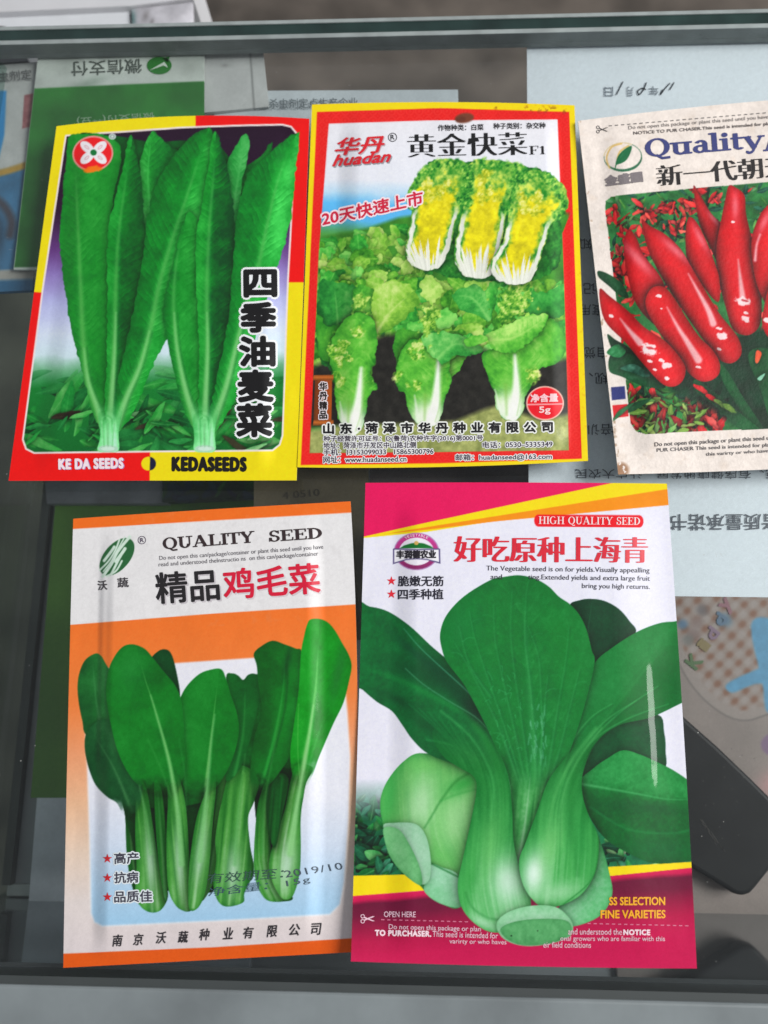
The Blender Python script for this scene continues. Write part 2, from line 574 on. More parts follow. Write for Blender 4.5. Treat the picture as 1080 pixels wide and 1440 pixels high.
def refine(V, Fc, lim):
    """split long glyph triangles so that lettering follows the curved sheet"""
    V = [tuple(v) for v in V]; out = []
    st = []
    for f in Fc:
        for k in range(1, len(f) - 1):
            st.append((f[0], f[k], f[k + 1]))
    mid = {}
    while st:
        a, b, c = st.pop()
        e = [(math.hypot(V[p][0] - V[q][0], V[p][1] - V[q][1]), p, q, r) for p, q, r in ((a, b, c), (b, c, a), (c, a, b))]
        l, p, q, r = max(e)
        if l <= lim:
            out.append([a, b, c]); continue
        k = (min(p, q), max(p, q))
        if k not in mid:
            mid[k] = len(V); V.append(((V[p][0] + V[q][0]) / 2, (V[p][1] + V[q][1]) / 2))
        m = mid[k]
        st.append((p, m, r)); st.append((m, q, r))
    return np.array(V), out


def serif(txt):
    """a small bold serif face built from strokes, arcs and slab serifs; cap height 1"""
    T, t = 0.19, 0.06
    V, Fc = [], []
    x = 0.0

    def quad(pts):
        i = len(V); V.extend(pts); Fc.append(list(range(i, i + len(pts))))

    def bar(x0, y0, x1, y1, w):
        dx, dy = x1 - x0, y1 - y0; L = math.hypot(dx, dy); nx, ny = -dy / L * w / 2, dx / L * w / 2
        quad([(x0 - nx, y0 - ny), (x1 - nx, y1 - ny), (x1 + nx, y1 + ny), (x0 + nx, y0 + ny)])

    def hb(xc, yy, w=0.42, th=0.055):
        quad([(xc - w / 2, yy), (xc + w / 2, yy), (xc + w / 2, yy + th), (xc - w / 2, yy + th)])

    def stem(xc, y0=0, y1=1, s0=True, s1=True, w=T):
        quad([(xc - w / 2, y0), (xc + w / 2, y0), (xc + w / 2, y1), (xc - w / 2, y1)])
        if s0: hb(xc, y0)
        if s1: hb(xc, y1 - 0.055)

    def arc(cx, cy, rx, ry, a0, a1, wx=T, wy=t, n=18):
        pr = None
        for k in range(n + 1):
            a = math.radians(a0 + (a1 - a0) * k / n); c, s_ = math.cos(a), math.sin(a)
            o = (cx + rx * c, cy + ry * s_); i = (cx + (rx - wx) * c, cy + (ry - wy) * s_)
            if pr:
                quad([pr[1], pr[0], o, i])
            pr = (o, i)

    for ch in txt:
        b = len(V); w = 0.9
        if ch == 'Q': arc(.48, .5, .48, .52, 0, 360); bar(.42, .06, .66, -.16, .09); bar(.64, -.15, .95, -.13, .1); w = 1.02
        elif ch == 'U': stem(.22, .3, 1, False); stem(.8, .3, 1, False, True, .07); arc(.475, .32, .35, .34, 180, 360, T, .08); w = 1.04
        elif ch == 'A': bar(.12, 0, .46, 1, .07); bar(.46, 1, .84, 0, .2); hb(.12, 0, .3); hb(.84, 0, .42); bar(.24, .32, .66, .32, .055); w = 1.06
        elif ch == 'L': stem(.22); bar(.22, .03, .78, .03, .06); bar(.76, 0, .78, .3, .06); w = .84
        elif ch == 'I': stem(.24); w = .48
        elif ch == 'T': stem(.42, 0, 1, True, False); bar(.02, .97, .82, .97, .06); bar(.04, 1, .04, .72, .06); bar(.8, 1, .8, .72, .06); w = .86
        elif ch == 'Y': stem(.46, 0, .48, True, False); bar(.14, 1, .46, .45, .19); bar(.82, 1, .48, .45, .07); hb(.14, .945); hb(.82, .945, .32); w = .94
        elif ch == 'S': arc(.36, .74, .28, .28, 20, 270, .13, .06); arc(.36, .26, .32, .28, -200, 90, .15, .06); arc(.36, .74, .28, .28, 225, 280, .13, .12); bar(.62, .98, .62, .72, .05); bar(.06, .02, .06, .3, .05); w = .74
        elif ch == 'E': stem(.22); bar(.22, .03, .76, .03, .06); bar(.22, .97, .74, .97, .06); bar(.22, .52, .56, .52, .055); bar(.75, 0, .77, .28, .05); bar(.73, 1, .73, .74, .05); bar(.55, .4, .55, .64, .05); w = .84
        elif ch == 'D': stem(.22); arc(.34, .5, .56, .5, -90, 90, .2, .06); bar(.22, .03, .36, .03, .06); bar(.22, .97, .36, .97, .06); w = .98
        elif ch == 'H': stem(.22); stem(.82); bar(.22, .51, .82, .51, .055); w = 1.06
        elif ch == 'G': arc(.48, .5, .48, .52, 45, 330); stem(.8, .06, .46, False, True, .17); w = 1.04
        elif ch == 'F': stem(.22); bar(.22, .97, .74, .97, .06); bar(.22, .5, .56, .5, .055); bar(.73, 1, .73, .72, .05); bar(.55, .38, .55, .62, .05); w = .8
        elif ch == '1': stem(.3, 0, .95, True, False); bar(.1, .78, .3, .94, .07); w = .6
        elif ch == 'u': stem(.18, .18, .68, False, True, .17); stem(.62, 0, .68, False, True, .17); arc(.38, .22, .29, .24, 180, 330, .17, .08); hb(.68, 0, .26); hb(.1, .625, .2); w = .84
        elif ch == 'a': stem(.5, .08, .5, False, False, .17); arc(.34, .46, .25, .24, 0, 150, .16, .07); arc(.3, .2, .27, .22, 60, 330, .16, .07); bar(.5, .05, .68, .04, .08); w = .68
        elif ch == 'l': stem(.2, 0, 1.06, True, False, .18); hb(.12, 1.0, .24); w = .42
        elif ch == 'i': stem(.2, 0, .68, True, False, .18); hb(.12, .62, .24); arc(.2, .9, .11, .11, 0, 360, .11, .11); w = .42
        elif ch == 't': stem(.2, .1, .92, False, False, .17); bar(.02, .65, .46, .65, .06); arc(.33, .17, .21, .18, 180, 320, .16, .07); w = .52
        elif ch == 'y': bar(.12, .68, .4, 0, .18); bar(.7, .68, .32, -.2, .07); hb(.12, .625, .34); hb(.7, .625, .26); arc(.2, -.2, .13, .11, 150, 380, .1, .09); w = .82
        elif ch == ' ': w = .5
        for q in range(b, len(V)):
            V[q] = (V[q][0] + x, V[q][1])
        x += w
    return np.array(V, float), Fc


def text(pk, name, txt, p0, p1, h, col, root, bold=0.0, smear=0.0, out=0.0, outcol=(240, 240, 242), up=None, shear=0.0, sp=1.0, face='sans', dz=0.0, cols=None, flat=None, shadow=None, thin=0.0):
    """lettering lying on the sheet: ink box from p0 to p1 (photo pixels along the baseline), ink height h"""
    V, Fc = serif(txt) if face == 'serif' else glyphs(txt, sp, thin)
    if not len(V):
        return None
    x0, y0 = V.min(0); x1, y1 = V.max(0)
    if shear:
        V = V.copy(); V[:, 0] += (V[:, 1] - y0) * shear; x0, x1 = V[:, 0].min(), V[:, 0].max()
    p0 = np.array(p0, float); p1 = np.array(p1, float); b = p1 - p0
    bl = np.hypot(*b)
    if flat is None:
        V, Fc = refine(V, Fc, 6.0 * (x1 - x0) / bl)
    if up is None:
        up = np.array([b[1], -b[0]]) / bl * h
    up = np.array(up, float)
    ex = b / (x1 - x0); ey = up / (y1 - y0)
    xy = p0 + (V[:, :1] - x0) * ex + (V[:, 1:] - y0) * ey
    eb = b / bl; eu = up / max(np.hypot(*up), 1e-6)
    if flat is None:
        place = lambda q, d: pk.surf(q[:, 0], q[:, 1], d)
    else:
        place = lambda q, d: Wp(q[:, 0], q[:, 1], flat + d)
    VV, FF, MI = [], [], []
    mats = [ink(col)]
    fx = V[:, 0]

    def add(offs, d, mi):
        for k, (ox, oy) in enumerate(offs):
            q = xy + eb * ox - eu * oy
            base = sum(len(a) for a in VV)
            VV.append(place(q, d + 0.0016 * k))
            FF.extend([[base + i for i in f] for f in Fc])
            if cols is None or mi != 0:
                MI.extend([mi] * len(Fc))
            else:
                split, c2 = cols
                MI.extend([2 if fx[f[0]] > split else 0 for f in Fc])

    def ringo(r, n=8):
        return [(r * math.cos(2 * math.pi * k / n), r * math.sin(2 * math.pi * k / n)) for k in range(n)] + [(0, 0)]

    if shadow:
        mats.append(ink(shadow[2]))
        add([(shadow[0], shadow[1])] if not bold else [(shadow[0] + a, shadow[1] + c) for a, c in ringo(bold, 6)], 0.09 + dz, 1)
    elif out:
        mats.append(ink(outcol)); add(ringo(out + bold, 12), 0.09 + dz, 1)
    else:
        mats.append(ink(col))
    if cols is not None:
        mats.append(ink(cols[1]))
    if smear:
        offs = [(smear * k / 3.0, 0) for k in range(-3, 4)]
        if bold:
            offs += [(a, c) for a, c in ringo(bold, 6)]
    elif bold:
        offs = ringo(bold)
    else:
        offs = [(0, 0)]
    add(offs, 0.15 + dz, 0)
    return link_mesh(name, np.concatenate(VV), FF, mats, root, fm=MI)


def patch(pk, name, polys, col, root, dz=0.1, smooth=False, flat=None):
    """flat printed shapes (lists of photo pixel outlines) lying on the sheet as one mesh"""
    VV, FF = [], []; n = 0
    for P in polys:
        P = spl(P) if smooth else np.array(P, float)
        VV.append(pk.surf(P[:, 0], P[:, 1], dz) if flat is None else Wp(P[:, 0], P[:, 1], flat + dz))
        FF.append(list(range(n, n + len(P)))[::-1]); n += len(P)
    return link_mesh(name, np.concatenate(VV), FF, [ink(col)], root)


def star(cx, cy, r):
    return [(cx + (r if k % 2 == 0 else r * .4) * math.sin(math.pi * k / 5), cy - (r if k % 2 == 0 else r * .4) * math.cos(math.pi * k / 5)) for k in range(10)]


def dashes(p0, p1, n, w, fillr=0.55):
    p0 = np.array(p0, float); p1 = np.array(p1, float); d = (p1 - p0) / n; e = np.array([-d[1], d[0]]) / np.hypot(*d) * w / 2
    return [[p0 + d * k - e, p0 + d * (k + fillr) - e, p0 + d * (k + fillr) + e, p0 + d * k + e] for k in range(n)]


def ringpoly(cx, cy, r, w, n=24):
    out = []
    for k in range(n):
        a, b = 2 * math.pi * k / n, 2 * math.pi * (k + 1) / n
        out.append([(cx + rr * math.cos(t), cy + rr * math.sin(t)) for rr, t in ((r, a), (r, b), (r - w, b), (r - w, a))])
    return out


def scissors(x, y, k=1.0):
    o = ringpoly(x - 6 * k, y - 3.5 * k, 3 * k, 1.0, 14) + ringpoly(x - 6 * k, y + 3.5 * k, 3 * k, 1.0, 14)
    o += [[(x - 4 * k, y - 3 * k), (x + 11 * k, y + 3.2 * k), (x + 8 * k, y + 3.6 * k), (x - 4 * k, y - 1.2 * k)],
          [(x - 4 * k, y + 3 * k), (x + 11 * k, y - 3.2 * k), (x + 8 * k, y - 3.6 * k), (x - 4 * k, y + 1.2 * k)]]
    return o


WHITE = (228, 228, 234)
GROUP = 'seed packets laid out on the glass counter'
# ------------------------------------------------------------------ floor and counter
M_floor = mat('floor_concrete', (0.135, 0.112, 0.092), rough=0.75, var=0.5, scale=9, bump=0.3, bscale=30)
fl = link_mesh('floor', [(-6000, -6000, -900), (6000, -6000, -900), (6000, 6000, -900), (-6000, 6000, -900)], [(0, 1, 2, 3)], [M_floor])
fl['kind'] = 'structure'

G_top = glass_mat('clear_glass', (0.955, 0.968, 0.966))
G_side = glass_mat('side_glass', (0.74, 0.84, 0.80))
M_gedge = mat('green_glass_edge', (0.016, 0.036, 0.032), rough=0.25, var=0.5, scale=40)
M_gedge2 = mat('pale_glass_edge', (0.30, 0.335, 0.33), rough=0.3, var=0.15, scale=120)
M_alu = mat('aluminium_rail', (0.205, 0.232, 0.24), rough=0.42, spec=0.5, var=0.2, scale=28, bump=0.15, bscale=90)
M_rub = mat('dark_gasket', (0.05, 0.058, 0.058), rough=0.6)
M_shelf = mat('grey_shelf_board', (0.25, 0.265, 0.275), rough=0.45, var=0.2, scale=20)
M_back = mat('dark_inside_board', (0.05, 0.055, 0.05), rough=0.6, var=0.3, scale=20)

counter = empty('display_counter', (0, 0.09, -0.9), 'glass topped display counter with grey metal rails under the seed packets', 'counter')
TOPY0, TOPY1, LX, RX = -100.5, 284.5, -193.0, 420.0
V, Fc = boxmesh(LX - 60, RX, TOPY0, TOPY1, -8, 0)
link_mesh('glass_top', V, Fc, [G_top], counter)
# far edge of the glass: pale arris, dark green edge, pale arris
ed = [(284.5, 286.6, M_gedge2, -8, 0.3), (286.6, 292.2, M_gedge, -8.5, 0.0), (292.2, 294.0, M_gedge2, -8, 0.5)]
V, Fc, MI = [], [], []
for k, (a, b_, m_, z0, z1) in enumerate(ed):
    v, f = boxmesh(LX - 60, RX, a, b_, z0, z1)
    Fc += [[q + len(V) for q in g] for g in f]; V += v; MI += [k] * 6
link_mesh('glass_edge', V, Fc, [M_gedge2, M_gedge, M_gedge2], counter, fm=MI)
box('front_rail', (LX - 60, RX, -165, -103.2, -28, 1.2), M_alu, counter, 1.2)
box('gasket', (LX - 60, RX, -103.2, -100.5, -20, 0.2), M_rub, counter)
SH = -95.0
box('shelf', (LX + 1, RX, -93, 262, SH - 6, SH), M_shelf, counter)
box('shelf_trim', (LX + 1, RX, -98.5, -93.2, SH - 7, SH + 0.6), mat('shelf_trim_metal', (0.46, 0.49, 0.48), rough=0.4, var=.2), counter, 0.4)
V, Fc = boxmesh(LX - 4, RX, -104.5, -99, -620, -8.3)
link_mesh('front_glass_standin', V, Fc, [mat('front_standin_metal', (0.36, 0.385, 0.40), rough=0.07, metal=0.88, var=.1, scale=20)], counter)  # opaque metal stand-in for the front glass, added to brighten its reflections
V, Fc = boxmesh(LX - 6, LX, -98.8, 283, -620, -8.3)
link_mesh('side_glass', V, Fc, [G_side], counter)
box('corner_strip', (LX + 0.3, LX + 4.5, -92.8, 262, SH + 0.2, SH + 5), M_back, counter)
box('lower_panel', (LX, RX, -98, 283, -620, -600), M_back, counter)

# beyond the counter
def plainbox(name, label, cat, px, z, th, m, bevel=0.6):
    o = prism(name, px, z, th, m, None, bevel); o['label'] = label; o['category'] = cat
    return o

M_white = mat('white_board', (0.70, 0.72, 0.75), rough=0.55, var=0.05)
M_carton = mat('white_carton', (0.66, 0.66, 0.68), rough=0.6, var=0.06, scale=30)
wc = plainbox('carton', 'white carton standing behind the counter at the top left corner', 'carton', [(-160, 24), (182, 8), (272, -4), (268, -70), (-160, -60)], -60, 60, M_carton)
wc2 = plainbox('board', 'white board behind the counter below the carton with a dark gap between', 'board', [(-160, 35), (30, 22), (182, 14.5), (184, 60), (-160, 90)], -64, 50, M_white)
bag = Sheet([(185, 13), (271, 3), (273, 58), (186, 62)], 1.2)
bag.fill((196, 194, 200))
bag.C *= (0.86 + 0.22 * fbm(bag.X, bag.Y, 22, 3))[..., None]
bag.glow(186, 26, 5, 12, 0, (88, 132, 130), .8, only=False)
bag.glow(205, 22, 4, 7, 20, (120, 116, 116), .6, only=False)
bag.glow(214, 30, 3, 5, 20, (110, 106, 108), .6, only=False)
M_print = mat('printed_matt', (1, 1, 1), rough=0.55, var=0.03, scale=500, attr=True)


def card(name, label, cat, sh, z, th, m=M_print, puff=0.0, seed=1, group=None, rot=0):
    """a printed flat thing with real thickness: printed face, rim and back in one mesh"""
    Z = z + puff * np.sin(np.pi * sh.u) ** .6 * np.sin(np.pi * sh.v) ** .6 + (0.25 * puff + 0.15) * (fbm(sh.u * 5, sh.v * 6, 1, seed) - .5)
    P = Wp(sh.X, sh.Y, Z)
    c = P.reshape(-1, 3).mean(0) * MM
    root = empty(name, (c[0], c[1], (z - th) * MM), label, cat, group)
    nv, nu = sh.nv, sh.nu
    ring = [(0, j) for j in range(nu)] + [(i, nu) for i in range(nv)] + [(nv, j) for j in range(nu, 0, -1)] + [(i, 0) for i in range(nv, 0, -1)]
    ii = np.array([a for a, b in ring]); jj = np.array([b for a, b in ring]); n = len(ring)
    top = P[ii, jj]; bot = top.copy(); bot[:, 2] -= th
    Vx = np.concatenate([top, bot]); Q = [[i, (i + 1) % n, n + (i + 1) % n, n + i] for i in range(n)]
    K = np.concatenate([sh.C[ii, jj]] * 2)
    cc = Wp(*[np.array([q[k] for q in sh.cor]) for k in (0, 1)], z - th)
    o = len(Vx); Vx = np.concatenate([Vx, cc]); Q.append([o, o + 1, o + 2, o + 3]); K = np.concatenate([K, np.full((4, 3), .8)])
    grid_mesh('sheet', P, sh.C, np.ones((nv, nu), bool), m, root, (Vx, Q, K))
    return root


card('plastic_bag', 'crumpled white plastic bag with a teal smear behind the counter', 'bag', bag, -62, 2, puff=3)
def knob(name, px, ztop, m, label, cat):
    o = prism(name, px, ztop, 14, m, None, 1.5); o['label'] = label; o['category'] = cat
    return o
t_ = np.linspace(0, 2 * math.pi, 28, endpoint=False)
knob('jar_lid', np.stack([-2 + 27 * np.cos(t_), 52 + 18 * np.sin(t_)], -1), -45, mat('grey_plastic', (.13, .125, .12), rough=.4), 'round grey lid at the left edge behind the counter glass', 'lid')

# ---- papers and sachets just under the glass
ZU = -9.5
# payment notice
s = Sheet([(54, 74), (287, 66), (286, 378), (19, 379)], 1.3)
s.fill((196, 204, 196))
f = fbm(s.X, s.Y, 40, 5)
s.C *= (0.80 + 0.36 * f)[..., None]
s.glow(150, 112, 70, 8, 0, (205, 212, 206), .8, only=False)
s.glow(120, 120, 30, 8, -20, (120, 140, 124), .6, only=False)  # pale and green-grey blur of a reflection, painted into the sheet colour
s.poly([(48, 124.5), (170, 119), (290, 114), (290, 372), (20, 376)], lambda X, Y, d: c3((44, 122, 46)) * (0.80 + 0.34 * fbm(X, Y, 34, 8) - 0.0004 * (Y - 110))[..., None], aa=2)
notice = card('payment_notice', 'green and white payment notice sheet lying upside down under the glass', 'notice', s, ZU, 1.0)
text(s, 'heading_lettering', '微信支付', (199, 82.5), (100, 87), 0, (84, 92, 86), notice, up=(0.6, 20), flat=ZU, bold=.35)
text(s, 'account_lettering', '微信支付(**豆)', (217, 156), (108, 164), 0, (140, 172, 140), notice, up=(0.4, 13), flat=ZU, bold=.1)
e1 = [(224 + 17.5 * math.cos(a), 92 + 12.5 * math.sin(a)) for a in t_]
patch(s, 'payment_emblem', [e1, [(228, 82), (239, 79), (236, 88)]], (44, 122, 46), notice, flat=ZU, dz=.2)
patch(s, 'tick_mark', [[(210, 99), (231, 87), (234, 91), (236, 95), (230, 92)]], (206, 220, 206), notice, flat=ZU, dz=.3)

# blue sachet at the left edge
s = Sheet([(-70, 97), (53, 87), (46, 408), (-78, 414)], 1.4)
s.fill((176, 179, 176))
s.C *= (0.88 + 0.2 * fbm(s.X, s.Y, 30, 2))[..., None]
s.poly([(-80, 122), (9, 128), (6, 190), (-2, 225), (-80, 240)], (50, 132, 188), aa=3)
s.poly([(-80, 252), (10, 238), (60, 226), (60, 378), (-80, 384)], lambda X, Y, d: c3((66, 116, 152)) * (0.8 + .4 * fbm(X, Y, 25, 6))[..., None], aa=5)
s.line([(-40, 250), (0, 243), (25, 236), (60, 224)], 9, (176, 142, 66), soft=2)
s.line([(-20, 272), (4, 288), (16, 310), (14, 330)], 12, (74, 72, 80), soft=4)
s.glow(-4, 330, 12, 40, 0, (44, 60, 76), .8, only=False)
s.poly([(34, 134), (47, 131), (44, 178), (31, 181)], lambda X, Y, d: c3((150, 96, 98)) + 0.16 * (fbm(X, Y, 5, 4, 2)[..., None] - .5), aa=2)
s.poly([(-80, 384), (60, 378), (60, 392), (-80, 397)], (166, 164, 156), aa=4)
s.poly([(-80, 397), (60, 392), (60, 420), (-80, 420)], (52, 104, 140), aa=5)
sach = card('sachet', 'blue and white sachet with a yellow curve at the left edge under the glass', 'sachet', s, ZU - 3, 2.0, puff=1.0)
text(s, 'lettering', '杀虫剂定', (-18, 117), (45, 111), 14, (96, 98, 98), sach, flat=ZU - 2, bold=.2)
prism('cap', [(-40, 76), (20, 70), (34, 72), (40, 86), (-40, 92)], ZU - 14, 6, mat('dark_plastic', (.035, .04, .045), rough=.4))
bpy.data.objects['cap']['label'] = 'dark plastic cap under the glass above the blue sachet'
bpy.data.objects['cap']['category'] = 'cap'

# narrow white board right of the notice
s = Sheet([(280, 58), (368, 54), (378, 150), (268, 160)], 1.5)
s.fill((190, 192, 190))
s.C *= (0.9 + .16 * fbm(s.X, s.Y, 40, 9))[..., None]
s.line([(350, 50), (358, 160)], 2.0, (120, 122, 120), soft=1.5)
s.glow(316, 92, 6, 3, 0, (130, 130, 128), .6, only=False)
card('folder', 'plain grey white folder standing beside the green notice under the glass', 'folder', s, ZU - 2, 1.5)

# grey blue sachet behind the two upper packets
s = Sheet([(303, 128), (644, 126), (650, 330), (292, 330)], 1.6)
s.fill((190, 198, 202))
s.C *= (0.9 + .18 * fbm(s.X, s.Y, 50, 12))[..., None]
s2 = card('sachet', 'pale grey sachet with dark lettering behind the two upper packets', 'sachet', s, ZU - 4, 2.0, puff=1.0)
text(s, 'lettering', '国家卫生杀虫剂定点生产企业', (323, 154), (503, 151), 14, (96, 104, 108), s2, flat=ZU - 2.6, bold=.15)

# letter
s = Sheet([(741, 49), (1240, 20), (1260, 842), (744, 836)], 1.8, bow=(6, 0, 0, 0))
s.fill((219, 227, 233))
s.C *= (0.955 + .07 * fbm(s.X, s.Y, 120, 4) + 0.02 * (fbm(s.X, s.Y, 5, 7) - .5))[..., None]
letter = card('letter', 'pale blue letter with upside down black writing under the glass at right', 'letter', s, ZU, 0.3)
LZ = ZU + .3
INKP = (74, 80, 90)
text(s, 'heading', '经营者质量承诺书', (1148, 722), (943, 723), 0, INKP, letter, up=(.3, 23), flat=LZ, bold=.15)
text(s, 'writing', '范、有序健康地发展，让广大农民', (1094, 660), (809, 659), 0, INKP, letter, up=(.2, 14), flat=LZ)
for tx, x0, x1, y in (('记', 838, 820, 398), ('度用', 849, 816, 428), ('自觉', 852, 822, 488), ('规、', 856, 828, 524), ('培训', 866, 822, 596), ('知', 832, 816, 335)):
    text(s, 'writing', tx, (x1 + (x0 - x1), y), (x1, y), 0, INKP, letter, up=(.2, 16), flat=LZ)
for tx, x0, x1, y in (('日', 862, 850, 122), ('月', 891, 882, 122), ('年', 926, 912, 121)):
    text(s, 'date', tx, (x0, y), (x1, y), 0, (110, 118, 128), letter, up=(.2, 13), flat=LZ)
hw = []
for P in ([(876, 115), (867, 133)], [(909, 116), (905, 126), (899, 133), (897, 128), (903, 124), (908, 126)], [(948, 116), (942, 126)], [(942, 117), (934, 126), (929, 133), (932, 126)]):
    Q = spl(P, False)
    for a, b_ in zip(Q[:-1], Q[1:]):
        d = (b_ - a) / max(np.hypot(*(b_ - a)), 1e-6); e = np.array([-d[1], d[0]]) * .8
        hw.append([a - e - d * .3, b_ - e + d * .3, b_ + e + d * .3, a + e - d * .3])
patch(s, 'handwriting', hw, (52, 58, 66), letter, flat=LZ, dz=.13)

# brown paper between the rows
s = Sheet([(520, 560), (748, 560), (748, 860), (520, 860)], 2.5)
s.fill((100, 92, 92)); s.C *= (0.85 + .3 * fbm(s.X, s.Y, 50, 21))[..., None]
card('wrapping_paper', 'plain dark brown paper under the glass between the upper and lower packets', 'paper', s, -40, 0.6)
s = Sheet([(357, 650), (518, 646), (520, 900), (357, 900)], 2)
s.fill((122, 112, 88)); s.C *= (0.88 + .24 * fbm(s.X, s.Y, 40, 22))[..., None]
tag_ = card('price_card', 'tan card with faint pencil figures under the glass above the orange packet', 'card', s, -36, 0.8)
text(s, 'pencil_figures', '4 0510', (398, 702), (450, 697), 10, (88, 80, 66), tag_, flat=-35.8)

# ---- things on the shelf
s = Sheet([(78, 704), (357, 690), (357, 1122), (43, 1122)], 2.5)
s.fill((84, 134, 36)); s.C *= (0.84 + .3 * fbm(s.X, s.Y, 90, 31))[..., None]
s.glow(60, 1010, 40, 180, 0, (62, 112, 32), .5, only=False)
card('folder', 'dark green folder on the shelf behind the orange and white packet', 'folder', s, SH + 6, 5)
s = Sheet([(52, 1122), (357, 1122), (357, 1272), (40, 1272)], 2.5)
s.fill((200, 204, 212)); s.C *= (0.9 + .2 * fbm(s.X, s.Y, 60, 33))[..., None]
card('notebook', 'plain grey notebook on the shelf at the lower left below the green folder', 'notebook', s, SH + 6, 5.5)
s = Sheet([(60, 640), (232, 640), (236, 708), (66, 708)], 2.5)
s.fill((120, 122, 128)); s.C *= (0.7 + .5 * fbm(s.X, s.Y, 40, 35))[..., None]
card('foil_pouch', 'dull grey foil pouch on the shelf between the red framed and orange packets', 'pouch', s, SH + 12, 5)
s = Sheet([(228, 640), (360, 640), (360, 700), (228, 706)], 1.6)
s.fill((30, 52, 36))
s.scatter([(228, 640), (360, 640), (360, 705), (228, 705)], 40, (14, 34), [((16, 44, 22), (34, 84, 34), (70, 120, 60)), ((20, 36, 60), (30, 52, 70), (40, 80, 70))], 5, halo=.2)
card('leafy_pouch', 'dark green seed pouch on the shelf under the red and yellow packet', 'pouch', s, SH + 14, 5)

# patterned card board at right
s = Sheet([(860, 800), (1230, 800), (1240, 1296), (860, 1280)], 1.3)
s.fill((136, 124, 118))
s.C *= (0.93 + .14 * fbm(s.X, s.Y, 60, 41))[..., None]
oval = [(930, 800), (938, 880), (956, 935), (982, 975), (1015, 1003), (1045, 1013), (1075, 1006), (1120, 985), (1160, 900), (1160, 780), (1040, 760)]
s.poly(oval, (146, 134, 128), True, aa=2)
P = spl(oval)
sl = s.box(920, 770, 1170, 1020)
d = sdf(P, s.X[sl], s.Y[sl])
s.put(sl, np.exp(-(np.abs(d) / 1.3) ** 2) * .55, c3((84, 78, 74)))
rx, ry = 0.79, 0.61
gu = ((s.X - 1041.6) + (s.Y - 905)) * 0.7071 / 17.2 + .5
gv = (-(s.X - 1041.6) + (s.Y - 905)) * 0.7071 / 21.0 + .5
gu = gu + .25 * (fbm(s.X, s.Y, 40, 46) - .5); gv = gv + .25 * (fbm(s.X, s.Y, 40, 47) - .5)
cu = np.exp(-np.abs(((gu - np.floor(gu)) - .5) / .27) ** 3); cv = np.exp(-np.abs(((gv - np.floor(gv)) - .5) / .27) ** 3)
chk = cu * cv
alt = 1.0
ins = np.clip((-sdf(P, s.X, s.Y) - 12) / 5, 0, 1)
s.put((slice(None), slice(None)), np.clip(chk * ins * .8 + .16 * np.maximum(cu, cv) * ins, 0, 1), c3((124, 82, 60)))
s.put((slice(None), slice(None)), (1 - np.maximum(cu, cv)) * ins * .3, c3((166, 156, 152)))
for q in ([(1056, 880), (1082, 870), (1100, 900), (1115, 985), (1080, 1002), (1072, 960)], [(1022, 962), (1060, 943), (1100, 930), (1104, 958), (1062, 962), (1030, 974)]):
    s.poly(q, lambda X, Y, d: c3((82, 144, 180)) * (0.92 + .16 * fbm(X, Y, 8, 44))[..., None], True, aa=4)
for x, y, r, c in ((960, 878, 8, (70, 108, 140)), (975, 892, 10, (120, 100, 96)), (988, 858, 9, (96, 90, 92)), (968, 900, 9, (104, 104, 100)), (980, 875, 10, (128, 110, 106)), (1019, 872, 11, (74, 112, 138))):
    s.glow(x, y, r, r * .9, 20, c, .85, only=False, pw=1.6)
s.ell(1092, 1047, 22, 17, (122, 96, 124), aa=4)
s.glow(1092, 1100, 30, 18, -30, (196, 140, 140), .8, only=False)
kc = card('activity_board', 'pale board printed with brown checks and blue cross on the shelf at right', 'board', s, SH + 3, 3)
for ch, x, y, c, hh in (('K', 984, 936, (70, 100, 56), 25), ('i', 996, 912, (124, 108, 66), 20), ('d', 1008, 896, (124, 100, 120), 21), ('d', 1019, 876, (76, 102, 126), 21), ('y', 1031, 858, (134, 88, 98), 25)):
    ux = np.array([0.62, -0.78]); vx = np.array([-0.78, -0.62])
    c0 = np.array([x, y], float)
    text(s, 'lettering', ch, c0 - ux * hh * .32, c0 + ux * hh * .32, 0, c, kc, up=vx * hh * .8, flat=SH + 3.2, bold=1.1)

M_blk = mat('black_plastic', (0.009, 0.0095, 0.010), rough=0.5, spec=0.22, var=0.3, scale=60, bump=0.05)
sb = prism('phone_case', [(930, 978), (968, 1013), (1010, 1050), (1060, 1098), (1112, 1150), (1112, 1188), (1064, 1248), (1056, 1257), (1044, 1261), (1032, 1257), (975, 1222), (900, 1170)], SH + 13, 9, M_blk, None, 2.0)
sb['label'] = 'scuffed black phone case lying on the shelf beside the magenta packet'
sb['category'] = 'case'

scr = []
rn_ = random.Random(9)
for k in range(22):
    t = rn_.random(); pd = rn_.gauss(0, 1.6); x = 984 + 32 * t + pd * .8; y = 1152 + 44 * t - pd * .6; L = rn_.uniform(4, 12)
    scr.append([(x, y), (x + L * .58, y + L * .81), (x + L * .58 + .55, y + L * .81 - .35), (x + .5, y - .35)])
for k in range(16):
    x = rn_.uniform(985, 1060); y = rn_.uniform(1050, 1180)
    scr.append([(x, y), (x + 1.6, y + .3), (x + 1.3, y + 1.3), (x - .2, y + 1.1)])
patch(None, 'scuff_marks', scr, (66, 64, 60), None, flat=SH + 13, dz=.12)
o_ = bpy.data.objects['scuff_marks']; o_.parent = sb

